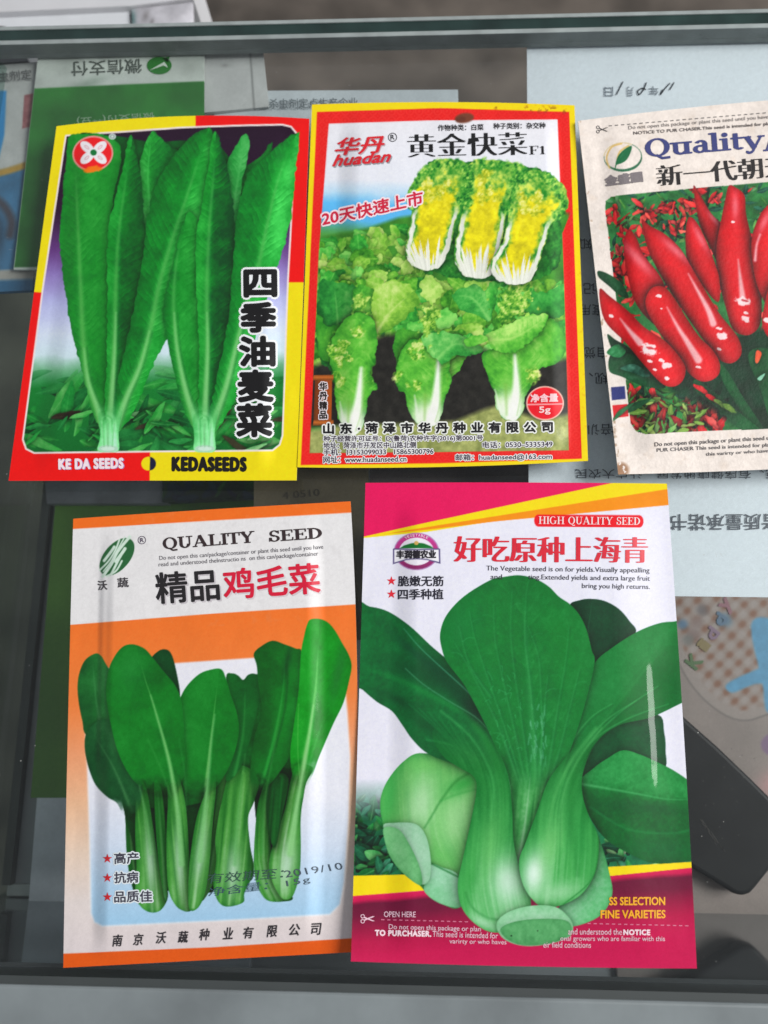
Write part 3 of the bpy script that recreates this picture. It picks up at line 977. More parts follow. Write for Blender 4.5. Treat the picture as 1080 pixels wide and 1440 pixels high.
# fine dust and hair scratches lying on the glass
rn_ = random.Random(21)
dv, df_ = [], []
for k in range(420):
    x, y = rn_.uniform(-190, 190), rn_.uniform(-98, 282); r = rn_.choice([.05, .07, .09, .12, .2]) * rn_.uniform(.7, 1.3)
    if k % 9 == 0:
        a = rn_.uniform(0, 6.28); L = rn_.uniform(.6, 2.6); w = .035
        dx, dy = math.cos(a), math.sin(a)
        P4 = [(x - dy * w, y + dx * w), (x + dx * L - dy * w, y + dy * L + dx * w), (x + dx * L + dy * w, y + dy * L - dx * w), (x + dy * w, y - dx * w)]
    else:
        P4 = [(x + r * math.cos(t) * rn_.uniform(.6, 1.2), y + r * math.sin(t) * rn_.uniform(.6, 1.2)) for t in (0, 1.2, 2.4, 3.7, 5)]
    df_.append(list(range(len(dv), len(dv) + len(P4)))); dv += [(q[0], q[1], .03) for q in P4]
du = link_mesh('dust', dv, df_, [mat('dust_grey', (.42, .42, .40), rough=.9)])
du['kind'] = 'stuff'; du['label'] = 'fine pale dust specks scattered over the counter glass'; du['category'] = 'dust'
# ------------------------------------------------------------------ the five seed packets
M_gloss = mat('laminated_print', (1, 1, 1), rough=0.45, spec=0.28, var=0.02, scale=700, bump=0.03, bscale=900, coat=0.06, attr=True)
M_shiny = mat('glossy_print', (1, 1, 1), rough=0.5, spec=0.18, var=0.02, scale=700, bump=0.03, bscale=900, coat=0.34, attr=True)
M_matt = mat('worn_matt_print', (1, 1, 1), rough=0.6, spec=0.3, var=0.06, scale=260, bump=0.25, bscale=700, attr=True)


def packet_root(pk, label):
    c = Wp(*pk.px(0.5, 0.5), 0.0) * MM
    return empty('seed_packet', (c[0], c[1], 0.0), label, 'seed packet', GROUP)


GRN = ((8, 62, 22), (22, 118, 38), (70, 168, 74))
GRN2 = ((6, 50, 22), (16, 100, 36), (52, 150, 62))

# ============ packet with tall lettuce, red and yellow frame
pk = Packet([(79.5, 177.5), (435, 167), (417, 675.5), (12, 676)], (9, 0, 0, 0), 11, bulge=1.3, curl=(1.5, 1.0, 0.3, 1.2))
pk.fill((222, 26, 24))
Y_ = (238, 212, 14)
X, Yg = pk.X, pk.Y
pk.poly([(60, 150), (275, 150), (275, 300), (211, 420), (0, 408), (20, 400)], Y_)
pk.poly([(300, 397), (460, 397), (460, 700), (210, 700), (211.5, 600)], Y_)
win = [(93, 191), (175, 185.5), (260, 179.5), (340, 176.8), (397, 175.7), (409, 178.5), (416, 187), (412, 256), (404, 405), (397, 612), (393, 625), (383, 633), (220, 634.5), (48, 636.5), (37, 631), (32.5, 618), (60, 410)]


def p1bg(X, Y, d):
    ks = [(170, (36, 18, 36)), (300, (44, 20, 46)), (350, (96, 58, 118)), (385, (140, 120, 180)), (425, (182, 184, 226)), (470, (212, 222, 242)), (500, (206, 226, 232)), (520, (110, 170, 130)), (545, (24, 116, 48)), (640, (18, 96, 40))]
    yy = Y + 8 * (fbm(X, Y, 22, 2) - .5) + (X - 60) * .02
    o = np.stack([np.interp(yy, [k[0] for k in ks], [k[1][c] for k in ks]) for c in range(3)], -1) / 255
    return o.astype(np.float32)


pk.poly(win, p1bg, aa=1.2)
M0 = pk.M.copy()
gsoft = np.clip((Yg - 505) / 40, 0, 1) * (sdf(np.array(win, float), X, Yg) < 0)
sv = pk.C.copy()
gc = [((8, 70, 30), (28, 130, 52), (84, 180, 90)), ((12, 80, 34), (44, 146, 58), (116, 190, 110)), ((8, 56, 28), (20, 102, 46), (54, 146, 72))]
pk.scatter([(30, 520), (400, 520), (398, 638), (28, 638)], 110, (40, 92), gc, 3, ratio=(.14, .24), angs=(-80, 30), tone=(.3, .95), halo=.18)
pk.scatter([(30, 575), (400, 575), (398, 640), (28, 640)], 34, (22, 60), gc + [((40, 30, 22), (50, 44, 30), (60, 60, 40)), ((60, 120, 70), (110, 170, 110), (170, 205, 150))], 4, ratio=(.14, .26), angs=(-70, 60))
pk.C = sv + (pk.C - sv) * gsoft[..., None]
pk.M[...] = 0
lv = lambda *a, **k: pk.leaf(*a, **k)
vein1 = (11, 0.9, 0.24)
# left plant
pk.leaf([(100, 200), (150, 190), (215, 200), (270, 200), (285, 240), (270, 350), (215, 500), (165, 595), (140, 590), (105, 470), (92, 330)], ((4, 70, 28), (10, 100, 38), (30, 142, 55)), tone=.4, na=.3, seed=1)
pk.leaf([(290, 200), (330, 230), (350, 240), (400, 220), (405, 300), (370, 430), (305, 595), (280, 590), (245, 500), (236, 440), (262, 330)], ((4, 70, 28), (12, 105, 40), (34, 146, 59)), tone=.4, na=.3, seed=2)
lv([(213, 186), (223, 191), (240, 208), (252, 222), (240, 300), (205, 330), (197, 250), (200, 215)], ((10, 88, 34), (34, 146, 51), (92, 207, 103)), [(215, 330), (208, 250), (213, 190)], tone=.5, lit=-.25, seed=2, tooth=1.5, vein=vein1)
lv([(97, 195), (92, 240), (86, 300), (84, 345), (89, 390), (96, 440), (107, 490), (117, 530), (128, 572), (142, 602), (154, 590), (154, 520), (156, 430), (154, 350), (158, 290), (168, 235), (168, 205), (150, 190), (120, 188)], ((14, 93, 34), (26, 132, 42), (62, 167, 68)), [(143, 603), (136, 575), (123, 535), (117, 480), (114, 420), (111, 350), (108, 280), (106, 220)],
   tone=.5, lit=.05, vein=vein1, ribw=(6.5, 1.2), ribc=(110, 186, 98), seed=3, tooth=2, grad=(100, 200, 120, 480, -.15))
lv([(184, 190), (172, 240), (160, 285), (151, 335), (151, 400), (150, 500), (148, 585), (165, 595), (192, 540), (206, 440), (207, 360), (202, 290), (196, 240)], ((4, 74, 30), (18, 125, 40), (50, 172, 66)), [(154, 598), (160, 500), (163, 400), (166, 340), (173, 280), (183, 215)],
   tone=.45, lit=-.32, vein=vein1, ribw=(6, 1.2), ribc=(104, 188, 96), seed=4, tooth=2)
lv([(290, 180), (299, 188), (298, 215), (286, 290), (279, 322), (270, 372), (256, 422), (236, 472), (216, 512), (200, 552), (186, 582), (170, 604), (158, 602), (160, 560), (176, 490), (190, 420), (200, 365), (208, 300), (222, 255), (243, 220), (266, 195)], ((8, 91, 32), (22, 139, 45), (66, 190, 80)), [(164, 603), (178, 560), (197, 515), (212, 460), (224, 400), (241, 340), (258, 290), (276, 235), (290, 190)],
   tone=.45, lit=.26, vein=(11, 1.0, .28), ribw=(7, 1.2), ribc=(116, 194, 106), seed=5, tooth=2)
# right plant
lv([(383, 199), (377, 224), (360, 250), (348, 300), (338, 400), (322, 520), (305, 560), (312, 450), (320, 350), (330, 270), (345, 236), (366, 219)], ((12, 84, 32), (30, 136, 48), (68, 170, 80)), [(310, 540), (330, 380), (350, 250), (380, 205)], tone=.45, lit=.2, vein=vein1, ribw=(4, .8), seed=7, tooth=2)
lv([(345, 187), (350.5, 200), (348, 226), (341, 254), (336, 300), (326, 420), (312, 420), (316, 320), (319, 260), (320, 230), (331, 205)], ((20, 104, 42), (44, 150, 64), (104, 196, 112)), [(318, 410), (328, 300), (338, 230), (345, 192)], tone=.5, lit=.15, vein=vein1, grad=(340, 190, 322, 400, -.35), ribw=(4, .8), seed=6, tooth=1.5)
lv([(262, 300), (243, 372), (229, 435), (233, 468), (246, 530), (260, 580), (274, 604), (288, 594), (288, 480), (284, 380), (281, 320)], ((8, 88, 32), (22, 132, 42), (60, 177, 72)), [(276, 604), (258, 540), (248, 480), (244, 425), (248, 370), (258, 320)],
   tone=.45, lit=.18, vein=vein1, ribw=(6.5, 1.2), ribc=(108, 188, 100), seed=8, tooth=1.5)
lv([(303, 183), (313, 212), (322, 250), (330, 310), (330, 400), (318, 500), (298, 600), (280, 600), (280, 500), (276, 400), (276, 335), (283, 295), (292, 240), (297, 200)], ((2, 70, 32), (20, 130, 42), (56, 179, 70)), [(287, 602), (292, 500), (291, 420), (292, 370), (295, 310), (300, 250), (303, 200)],
   tone=.45, lit=-.34, vein=vein1, ribw=(6, 1.2), ribc=(106, 190, 100), seed=9, tooth=2)
lv([(417, 186), (421.5, 192), (416, 240), (410, 300), (401, 342), (389, 378), (372, 430), (352, 500), (331, 560), (306, 604), (290, 604), (302, 545), (320, 455), (327, 380), (334, 300), (348, 245), (372, 222), (392, 202)], ((10, 95, 34), (26, 144, 49), (74, 202, 91)), [(298, 604), (318, 545), (335, 475), (350, 420), (363, 375), (377, 310), (392, 250), (412, 200)],
   tone=.48, lit=.30, vein=(11, 1.0, .30), ribw=(7, 1.2), ribc=(114, 194, 106), seed=10, tooth=2)
for rib_ in ([(146, 604), (138, 575), (124, 535), (118, 490)], [(155, 604), (158, 550), (161, 500), (163, 440)], [(163, 604), (178, 560), (197, 515), (210, 466)], [(280, 604), (262, 550), (249, 490), (245, 440)], [(288, 604), (290, 550), (292, 490), (291, 440)], [(297, 604), (318, 545), (335, 475), (348, 426)]):
    pk.line(rib_, 7.5, (132, 200, 128), .8, soft=2.2, taper=(1.25, .12), only=True)
    pk.line([(a + 4.5, b) for a, b in rib_], 3, (10, 84, 34), .4, soft=2, taper=(1.2, .2), only=True)
for x0, xa, xb, bx in ((152, 139, 170, 152), (288, 271, 305, 288)):
    lv([(xa - 4, 556), (x0 - 2, 566), (xb + 5, 556), (xb - 3, 605), (bx + 15, 633), (bx, 636), (bx - 15, 633), (xa + 2, 610)], ((70, 174, 91), (140, 230, 156), (196, 250, 217)), [(bx, 636), (x0 - 1, 612), (x0 - 2, 592)], tone=.5, streak=.3, ribw=(2, 1), ribc=(120, 176, 124), riba=.5, seed=11, grad=(bx, 590, bx, 634, .5), edge=.2, smooth=True, fade=(560, 606), halo=0)
    pk.ell(bx, 631, 14, 5, (178, 216, 190)); pk.ell(bx, 631, 9.5, 3, (206, 232, 214))
    for k in (-8, 0, 8):
        pk.line([(bx + k * .7, 628), (x0 + k * 1.1, 596)], 1.2, (110, 170, 116), .5, soft=.8)
# white window line over the frame
ds = sdf(np.array(win, float), X, Yg)
leafM = pk.M.copy()
pk.put((slice(None), slice(None)), np.clip(1.7 - np.abs(ds - .4), 0, 1) * (1 - leafM), c3((244, 226, 224)))
# flower badge
cx, cy = 130.5, 216.0
pk.ell(cx, cy, 28.8, 25, (226, 150, 146), -8); pk.ell(cx, cy, 26.6, 22.8, (222, 34, 40), -8)
pk.glow(130, 238, 15, 6, -6, (240, 120, 24), .95, only=False, rag=.5)
for a in (45, 135, 225, 315):
    dx, dy = math.cos(math.radians(a)) * 11.5, math.sin(math.radians(a)) * 10
    pk.ell(cx + dx * 1.08 + 1, cy + dy - 1.5, 11.5, 6.6, (242, 234, 238), math.degrees(math.atan2(dy, dx)))
    pk.ell(cx + dx * 1.15 + 1, cy + dy * 1.05 - 1.5, 4.2, 2.0, (214, 170, 176), math.degrees(math.atan2(dy, dx)))
    pk.ell(cx + dx * 1.15 + 1, cy + dy * 1.05 - 1.5, 3.0, 1.0, (240, 228, 232), math.degrees(math.atan2(dy, dx)))
pk.ell(cx + 1, cy - 1.5, 4.6, 4.4, (20, 110, 56))
pk.ell(158, 192, 5, 4.2, (206, 214, 214)); pk.ell(158, 192, 3.4, 2.8, (140, 160, 150)); pk.ell(158, 192, 1.6, 1.6, (214, 220, 220))
# two-tone dot
pk.ell(209, 652, 10.3, 9.8, (240, 214, 14)); pk.poly([(211, 641.8)] + [(209.5 + 10 * math.sin(a), 652 - 9.8 * math.cos(a)) for a in np.linspace(.1, math.pi - .1, 14)] + [(210.5, 662)], (26, 28, 56))
pk.C *= (0.985 + .03 * fbm(X, Yg, 3, 5, 2))[..., None]
root = packet_root(pk, 'seed packet with red and yellow frame and two tall green lettuces')
pk.build(root, M_gloss, [('lettuce_picture', np.maximum(pk.pmask(win), leafM > .5).astype(np.float32) * (1 - pk.pmask([(cx + 28.8 * math.cos(a), cy + 25 * math.sin(a)) for a in np.linspace(0, 6.28, 40)]))), ('flower_emblem', pk.pmask([(cx + 28.8 * math.cos(a), cy + 25 * math.sin(a)) for a in np.linspace(0, 6.28, 40)]))])
BLK = (18, 16, 18)
for ch, x0, x1, y0, y1 in (('四', 344.5, 388, 381, 416.5), ('季', 340, 387, 427, 466), ('油', 338, 385.5, 474.5, 514), ('麦', 336.5, 383.5, 522, 564), ('菜', 334, 381.5, 569.5, 613)):
    text(pk, 'product_title', ch, (x0, y1), (x1, y1 - .5), y1 - y0, BLK, root, bold=2.3, out=2.8, outcol=(240, 242, 244))
text(pk, 'brand_name', 'KE DA SEEDS', (83, 659.5), (173, 658), 13.5, (246, 226, 232), root, bold=1.05, sp=1.12, shadow=(1.2, .6, (160, 120, 180)))
text(pk, 'brand_name', 'KEDASEEDS', (243, 661.5), (345.5, 662), 18, (20, 16, 14), root, bold=1.7, sp=1.2)

# ============ packet with cut cabbages, red border and yellow edge
pk = Packet([(438.7, 147), (808, 148), (827, 648), (418, 657)], (4, 0, 4, 0), 23, bulge=1.7, ml=(.10, .19), mr=(.88, .95), curl=(.6, .8, .3, .6), wr=.6)
pk.fill((240, 206, 12)); X, Yg = pk.X, pk.Y
swx = (X - 440) / 13; swy = (Yg - 150) / 13
fr = np.hypot(swx - np.floor(swx) - .5, swy - np.floor(swy) - .5)
sw = np.clip(1.2 * np.sin(fr * 20), -1, 1) * .5 + .5
pk.poly([(445.7, 157.4), (620, 152), (800.5, 157.4), (818.3, 645), (620, 651.5), (423, 654)], lambda X, Y, d: c3((214, 34, 32)) + 0.0 * d[..., None])
edge_m = np.clip(-sdf(np.array([(445.7, 157.4), (620, 152), (800.5, 157.4), (818.3, 645), (620, 651.5), (423, 654)], float), X, Yg), 0, 1)
pk.put((slice(None), slice(None)), sw * edge_m * .34 * (0.4 + .6 * fbm(X, Yg, 40, 3)), c3((240, 96, 84)))
inn = [(462.4, 174), (600, 169.5), (784, 168), (793, 390), (800, 633), (620, 635.5), (435.6, 637), (448.5, 354)]


def p2bg(X, Y, d):
    ks = [(170, (230, 229, 234)), (250, (228, 230, 238)), (268, (190, 218, 240)), (285, (104, 184, 234)), (306, (96, 178, 226)), (330, (80, 150, 70)), (640, (60, 120, 50))]
    yy = Y + 12 * (fbm(X, Y, 40, 2) - .5) - (X - 450) * .04
    return (np.stack([np.interp(yy, [k[0] for k in ks], [k[1][c] for k in ks]) for c in range(3)], -1) / 255).astype(np.float32)


pk.poly(inn, p2bg)
d_in = sdf(np.array(inn, float), X, Yg)
sv = pk.C.copy()
# far field
gf = [((34, 100, 26), (92, 168, 52), (168, 214, 100)), ((24, 104, 36), (64, 166, 60), (140, 212, 106)), ((64, 124, 40), (126, 184, 66), (190, 220, 124))]
pk.poly([(440, 336), (470, 330), (520, 320), (560, 306), (600, 300), (800, 300), (800, 480), (440, 480)], lambda X, Y, d: c3((60, 122, 42)) * (0.7 + .6 * fbm(X, Y, 16, 5))[..., None], aa=6)
pk.scatter([(445, 345), (530, 326), (600, 312), (600, 400), (800, 400), (800, 470), (440, 470)], 260, (12, 40), gf, 31, ratio=(.45, .8), tooth=4.5, halo=.16, tone=(.3, .95), nz=(.34, 7, .22))
pk.scatter([(445, 400), (800, 400), (800, 500), (440, 500)], 120, (22, 60), gf, 32, ratio=(.5, .85), tooth=5, halo=.18, tone=(.3, .95), nz=(.34, 9, .22))
# bottom: dark gaps and soil
pk.poly([(430, 520), (480, 500), (540, 470), (640, 470), (700, 500), (740, 520), (810, 500), (810, 600), (430, 600)], lambda X, Y, d: c3((34, 33, 30)) * (0.7 + .7 * fbm(X, Y, 9, 7))[..., None], aa=10)


def soil(X, Y, d):
    n = fbm(X, Y, 7, 9, 4)[..., None]
    return c3((96, 104, 58)) * (1 - n) * 1.15 + c3((176, 180, 116)) * n * 1.1


pk.poly([(430, 606), (480, 598), (560, 596), (640, 592), (680, 576), (700, 570), (760, 590), (810, 580), (812, 645), (430, 645)], soil, aa=8)
pk.M[...] = 0
LG = ((28, 106, 30), (92, 178, 60), (182, 224, 124)); LG2 = ((20, 98, 38), (62, 158, 66), (142, 208, 116)); LGY = ((64, 128, 36), (142, 194, 74), (212, 230, 148))


def stalk(pts, rib, top, bot):
    pk.leaf(pts, ((120, 176, 84), (212, 230, 196), (246, 248, 242)), rib, tone=.55, streak=.35, grad=(top[0], top[1], bot[0], bot[1], .55), ribw=(3, 1), ribc=(248, 250, 246), riba=.5, edge=.25, ew=3, halo=.3, seed=int(top[0]) % 30)


def frill(x, y, r, n, seed, cols=((64, 138, 40), (134, 190, 66), (214, 228, 144))):
    """crinkled leaf heart: one ragged patch with strong fine relief"""
    R = r * 1.5
    sl = pk.box(x - R, y - R * 1.3, x + R, y + R * 1.3)
    X_, Y_2 = pk.X[sl], pk.Y[sl]
    q = np.hypot((X_ - x) / r, (Y_2 - y) / (r * 1.2)) + 1.9 * (fbm(X_, Y_2, 8, seed, 3) - .5)
    a = np.clip((1 - q) * r / 4.0, 0, 1)
    T = np.clip(.5 + 2.0 * (fbm(X_, Y_2, 5.5, seed + 5, 3) - .5) + .9 * (fbm(X_ + .5 * Y_2, Y_2, 2.6, seed + 8, 2) - .5), 0, 1)[..., None]
    k0, k1, k2 = [c3(c) for c in cols]
    pk.put(sl, a * .95, np.where(T < .5, k0 + (k1 - k0) * T * 2, k1 + (k2 - k1) * (T * 2 - 1)))
    pk.M[sl] = np.maximum(pk.M[sl], a)


def head(body, wx, wy, rib, rib2, seed):
    pk.leaf(body, LG, [rib[0], rib[1], rib[2]], tone=.5, na=.3, ns=14, vein=(8, .8, .22), tooth=2.5, edge=.3, ew=4, riba=0, halo=.5, seed=seed)
    pk.glow(wx, wy, 25, 27, 0, (236, 242, 226), 1.0, clip=body, pw=1.6)
    pk.glow(wx, wy - 34, 12, 16, 0, (120, 190, 80), .45, clip=body)
    M2 = pk.M.copy()
    pk.line(rib, 13, (240, 244, 234), .95, soft=2.5, taper=(1.3, .3), only=True)
    pk.line(rib2, 5, (232, 240, 224), .7, soft=1.5, taper=(1.2, .3), only=True)
    pk.line([((rib[0][0] + rib2[0][0]) / 2, rib[0][1] - 6), ((rib[1][0] + rib2[1][0]) / 2, rib[1][1] - 4)], 5, (120, 176, 74), .6, soft=2.5, taper=(.3, 1), only=True)
    pk.line([(rib[0][0] + 6, rib[0][1] - 5), (rib[1][0] + 7, rib[1][1]), (rib[2][0] + 5, rib[2][1])], 1.5, (150, 190, 120), .5, soft=1.2, only=True)


# head 1 (left)
lv([(450, 400), (470, 396), (500, 402), (520, 415), (505, 470), (470, 520), (452, 505), (443, 470)], LG2, [(470, 520), (475, 460), (470, 400)], tone=.4, lit=.2, tooth=4, fine=.17, na=.3, ns=13, vein=(9, .8, .15), seed=12)
lv([(500, 405), (522, 404), (530, 425), (528, 470), (525, 500), (505, 505), (494, 470), (496, 430)], LG, [(512, 505), (512, 450), (512, 410)], tone=.42, lit=.15, tooth=4, fine=.17, na=.3, ns=13, vein=(8, .8, .15), seed=13)
lv([(530, 402), (548, 394), (568, 397), (586, 412), (590, 424), (578, 440), (560, 455), (545, 467), (530, 470), (524, 450), (522, 425)], LGY, [(528, 470), (548, 440), (575, 415)], tone=.5, lit=-.2, tooth=3.5, fine=.17, na=.3, ns=13, vein=(9, .9, .16), seed=14)
lv([(443, 440), (450, 500), (468, 512), (466, 530), (480, 556), (500, 560), (515, 540), (524, 520), (528, 490), (500, 468), (478, 456), (462, 460)], LG, [(492, 565), (500, 525), (504, 480)], tone=.5, lit=.2, tooth=3, vein=(8, .8, .18), seed=15)
head([(478, 458), (465, 485), (464, 510), (470, 530), (471, 556), (476, 585), (484, 605), (494, 613), (506, 607), (513, 590), (517, 565), (523, 552), (530, 546), (526, 535), (520, 525), (527, 507), (530, 478), (524, 448), (500, 440)], 494, 598, [(494, 611), (503, 570), (508, 518)], [(484, 600), (478, 565)], 15)
frill(478, 492, 17, 26, 1); frill(503, 466, 10, 16, 2); frill(476, 534, 9, 20, 3); frill(522, 536, 6, 8, 9); frill(510, 430, 12, 8, 10, ((70, 130, 40), (130, 180, 70), (196, 220, 120)))
# head 2 (middle)
lv([(556, 470), (572, 462), (600, 470), (640, 470), (660, 490), (645, 520), (615, 545), (585, 550), (566, 530), (554, 500)], LG, [(605, 560), (612, 510), (618, 480)], tone=.5, lit=.15, tooth=3, vein=(8, .8, .2), seed=17)
lv([(592, 474), (606, 468), (634, 468), (662, 480), (680, 492), (660, 500), (636, 502), (622, 515), (612, 505), (600, 490)], LG2, [(612, 508), (640, 484), (676, 492)], tone=.62, lit=-.2, tooth=3.2, fine=.17, na=.3, ns=13, vein=(7, .8, .15), seed=18)
head([(578, 478), (562, 500), (556, 530), (560, 548), (570, 552), (573, 572), (580, 589), (592, 599), (605, 601), (617, 593), (624, 575), (628, 554), (635, 537), (632, 512), (646, 490), (622, 476), (600, 480)], 602, 588, [(606, 598), (613, 560), (617, 504)], [(588, 591), (583, 556)], 17)
lv([(592, 474), (606, 468), (634, 468), (662, 480), (680, 492), (660, 500), (636, 502), (622, 512), (612, 505), (600, 490)], LG2, [(612, 508), (640, 484), (676, 492)], tone=.62, lit=-.2, tooth=3.2, fine=.17, na=.3, ns=13, vein=(7, .8, .15), seed=18)
frill(588, 490, 14, 22, 4); frill(584, 542, 10, 18, 5); frill(604, 450, 16, 24, 6, ((60, 124, 40), (140, 188, 70), (206, 226, 130))); frill(560, 528, 7, 8, 11); frill(630, 534, 5, 8, 12)
# head 3 (right)
lv([(637, 416), (655, 404), (672, 400), (684, 415), (690, 440), (686, 450), (665, 442), (645, 432)], LG2, [(688, 450), (665, 420), (640, 416)], tone=.62, lit=.2, tooth=3.2, fine=.17, na=.3, ns=13, vein=(8, .8, .14), seed=21)
lv([(740, 415), (770, 410), (795, 400), (797, 430), (785, 445), (760, 448), (745, 440)], LG2, tone=.5, tooth=3.5, fine=.17, na=.3, ns=13, seed=22)
frill(722, 425, 26, 40, 7, ((50, 124, 36), (126, 184, 66), (206, 226, 130)))
head([(677, 500), (690, 492), (720, 486), (756, 470), (772, 446), (792, 462), (797, 492), (776, 515), (760, 516), (748, 540), (739, 560), (735, 580), (722, 591), (708, 588), (697, 572), (694, 550), (686, 528)], 717, 574, [(721, 589), (726, 545), (724, 500)], [(704, 580), (696, 548)], 23)
lv([(684, 470), (700, 462), (724, 452), (752, 442), (771, 443), (765, 460), (748, 480), (722, 495), (700, 494), (686, 482)], LG, [(690, 478), (725, 474), (770, 446)], tone=.72, lit=-.25, tooth=3.2, fine=.17, na=.3, ns=13, vein=(8, .7, .14), seed=24)
lv([(652, 478), (664, 472), (684, 472), (684, 480), (668, 488), (656, 486)], LG, tone=.7, tooth=3.2, fine=.17, na=.3, ns=13, seed=25)
frill(750, 528, 10, 12, 8, ((90, 150, 50), (170, 206, 90), (232, 236, 160)))
# cut heads on top
lv([(598, 240), (640, 228), (700, 230), (770, 246), (790, 330), (760, 392), (600, 376)], ((14, 70, 26), (46, 132, 48), (120, 184, 84)), tone=.4, na=.4, ns=8, fine=.25, tooth=3, seed=27, mask=False)
for (poly, ybase, cxx, seed) in (([(571, 352), (575, 368), (590, 378), (608, 379.5), (623, 369), (634, 342), (644, 302), (653, 272), (663, 246), (656, 229), (640, 224), (612, 226), (595, 236), (584, 251), (573, 270), (580, 288), (577, 312)], 378, 606, 1),
                                 ([(640, 350), (643, 375), (655, 388), (677, 392), (690, 386), (701, 360), (709, 320), (717, 275), (727, 246), (737, 234), (728, 230), (700, 226), (668, 224), (658, 240), (660, 262), (650, 300)], 391, 672, 2),
                                 ([(690, 370), (695, 390), (712, 398), (735, 399), (750, 388), (761, 360), (773, 322), (786, 302), (799, 292), (796, 268), (786, 254), (768, 242), (750, 240), (735, 244), (722, 262), (716, 300), (707, 340)], 398, 727, 3)):
    P = spl(poly)
    d = sdf(P, X, Yg) + 2.0 * (fbm(X, Yg, 8, seed + 60, 2) - .5) * 2
    a = np.clip(.5 - d, 0, 1)
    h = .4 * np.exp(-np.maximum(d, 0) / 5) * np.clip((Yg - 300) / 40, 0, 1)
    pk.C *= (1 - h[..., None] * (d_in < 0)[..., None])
    yt = P[:, 1].min(); q = (Yg - yt) / (ybase - yt)
    n1 = fbm(X, Yg, 9, seed + 20, 3); n2 = fbm(X, Yg, 4, seed + 30, 2)
    n3 = np.clip(.5 + 1.6 * (n1 - .5) + .8 * (n2 - .5), 0, 1)[..., None]
    gr = c3((40, 128, 40)) * (1 - n3) + c3((206, 222, 104)) * n3
    yl = c3((224, 212, 34)) * (0.80 + .30 * n1 + .16 * (n2 - .5))[..., None]
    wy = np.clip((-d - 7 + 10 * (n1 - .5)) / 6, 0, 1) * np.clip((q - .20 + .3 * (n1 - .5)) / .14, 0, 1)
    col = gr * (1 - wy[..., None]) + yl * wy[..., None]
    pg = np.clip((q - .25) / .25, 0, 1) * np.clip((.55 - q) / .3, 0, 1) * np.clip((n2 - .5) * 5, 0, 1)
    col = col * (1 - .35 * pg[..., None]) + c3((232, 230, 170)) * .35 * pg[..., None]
    # white ribs rising from the base
    fan = np.arctan2(X - cxx, (ybase + 40 - Yg))
    sp = vn(fan * 26, fan * 0 + seed, seed + 3) * .8 + vn(fan * 60, fan * 0, seed + 7) * .35
    wh = np.clip((q - 1.02 + .36 * sp) / .05, 0, 1)
    side = np.clip((3.4 - np.abs(-d - 4.2 + 2 * (n1 - .5))) / 1.5, 0, 1) * np.clip((q - .42) / .1, 0, 1)
    wh = np.maximum(wh, side)
    wcol = c3((236, 238, 226)) * (0.9 + .12 * vn(fan * 40, q * 3, 9))[..., None]
    col = col * (1 - wh[..., None]) + wcol * wh[..., None]
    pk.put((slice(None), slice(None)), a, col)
    rn = random.Random(seed)
    for k in range(0, len(P), 2):
        if P[k][1] < yt + 62:
            frill(P[k][0] + (cxx - P[k][0]) * .10, P[k][1] + 4 + rn.uniform(0, 4), rn.uniform(5, 8), 0, k % 30, ((18, 92, 34), (74, 154, 54), (170, 210, 100)))
    for k in range(9):
        x = cxx + rn.uniform(-26, 32); y = yt + rn.uniform(16, 58)
        if sdf(P, np.array([x]), np.array([y]))[0] > -8: continue
        frill(x, y, rn.uniform(4, 9), 0, k + 5, ((150, 164, 36), (206, 206, 64), (232, 230, 140)))
keep = np.clip(.5 - d_in, 0, 1)[..., None]
spill = sdf(spl([(786, 254), (800, 262), (806, 290), (798, 310), (788, 330), (780, 300)]), X, Yg)
keep = np.maximum(keep, (np.clip(.5 - spill, 0, 1))[..., None])
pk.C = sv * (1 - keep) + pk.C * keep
# wooden scroll
pk.poly([(443, 534), (467, 534), (466, 592), (441, 592)], lambda X, Y, d: c3((128, 62, 22)) * (0.75 + .5 * np.clip((X - 438) / 26, 0, 1) + .2 * (fbm(X, Y * .3, 3, 5) - .5))[..., None])
for yy in (531.5, 595):
    pk.poly([(441, yy - 4), (469, yy - 4.5), (469, yy + 3), (440, yy + 3.5)], lambda X, Y, d: c3((164, 92, 40)) * (1.15 - .11 * np.abs(Y - yy + 1))[..., None])
# weight badge
badge = [(766.5 + 26.5 * math.cos(a), 567 + 24 * math.sin(a)) for a in np.linspace(0, 6.2832, 40, endpoint=False)]
pk.ell(766.5, 567, 26.5, 24, (244, 190, 176)); pk.ell(766.5, 567, 24.8, 22.3, (214, 30, 44))
pk.poly([(741, 568.2), (792, 567.2), (792, 568.8), (741, 569.8)], (240, 180, 180))
# stains
pk.ell(653, 166, 13.5, 7, (112, 62, 44), -8, aa=3); pk.ell(648, 168, 7, 4, (96, 52, 38), -8, aa=3)
st = np.clip((fbm(X, Yg, 5, 14, 3) - .52) * 8, 0, 1) * np.clip(1 - np.abs(Yg - 153 - (X - 740) * .03) / 7, 0, 1) * (X > 735) * (X < 800)
pk.put((slice(None), slice(None)), st * .8, c3((120, 70, 30)))
st = np.clip((fbm(X, Yg, 5, 15, 3) - .5) * 8, 0, 1) * np.clip(1 - np.hypot(X - 700, (Yg - 150) * 2) / 14, 0, 1)
pk.put((slice(None), slice(None)), st * .7, c3((120, 70, 30)))
st = np.clip((fbm(X, Yg, 9, 16, 3) - .68) * 5, 0, 1) * (X > 803 + (Yg - 150) * .038) * .3
pk.put((slice(None), slice(None)), st, c3((150, 110, 20)))
pk.C *= (0.985 + .03 * fbm(X, Yg, 3, 5, 2))[..., None]
root = packet_root(pk, 'seed packet with yellow edged red border showing three halved cabbages')
bm = pk.pmask(badge)
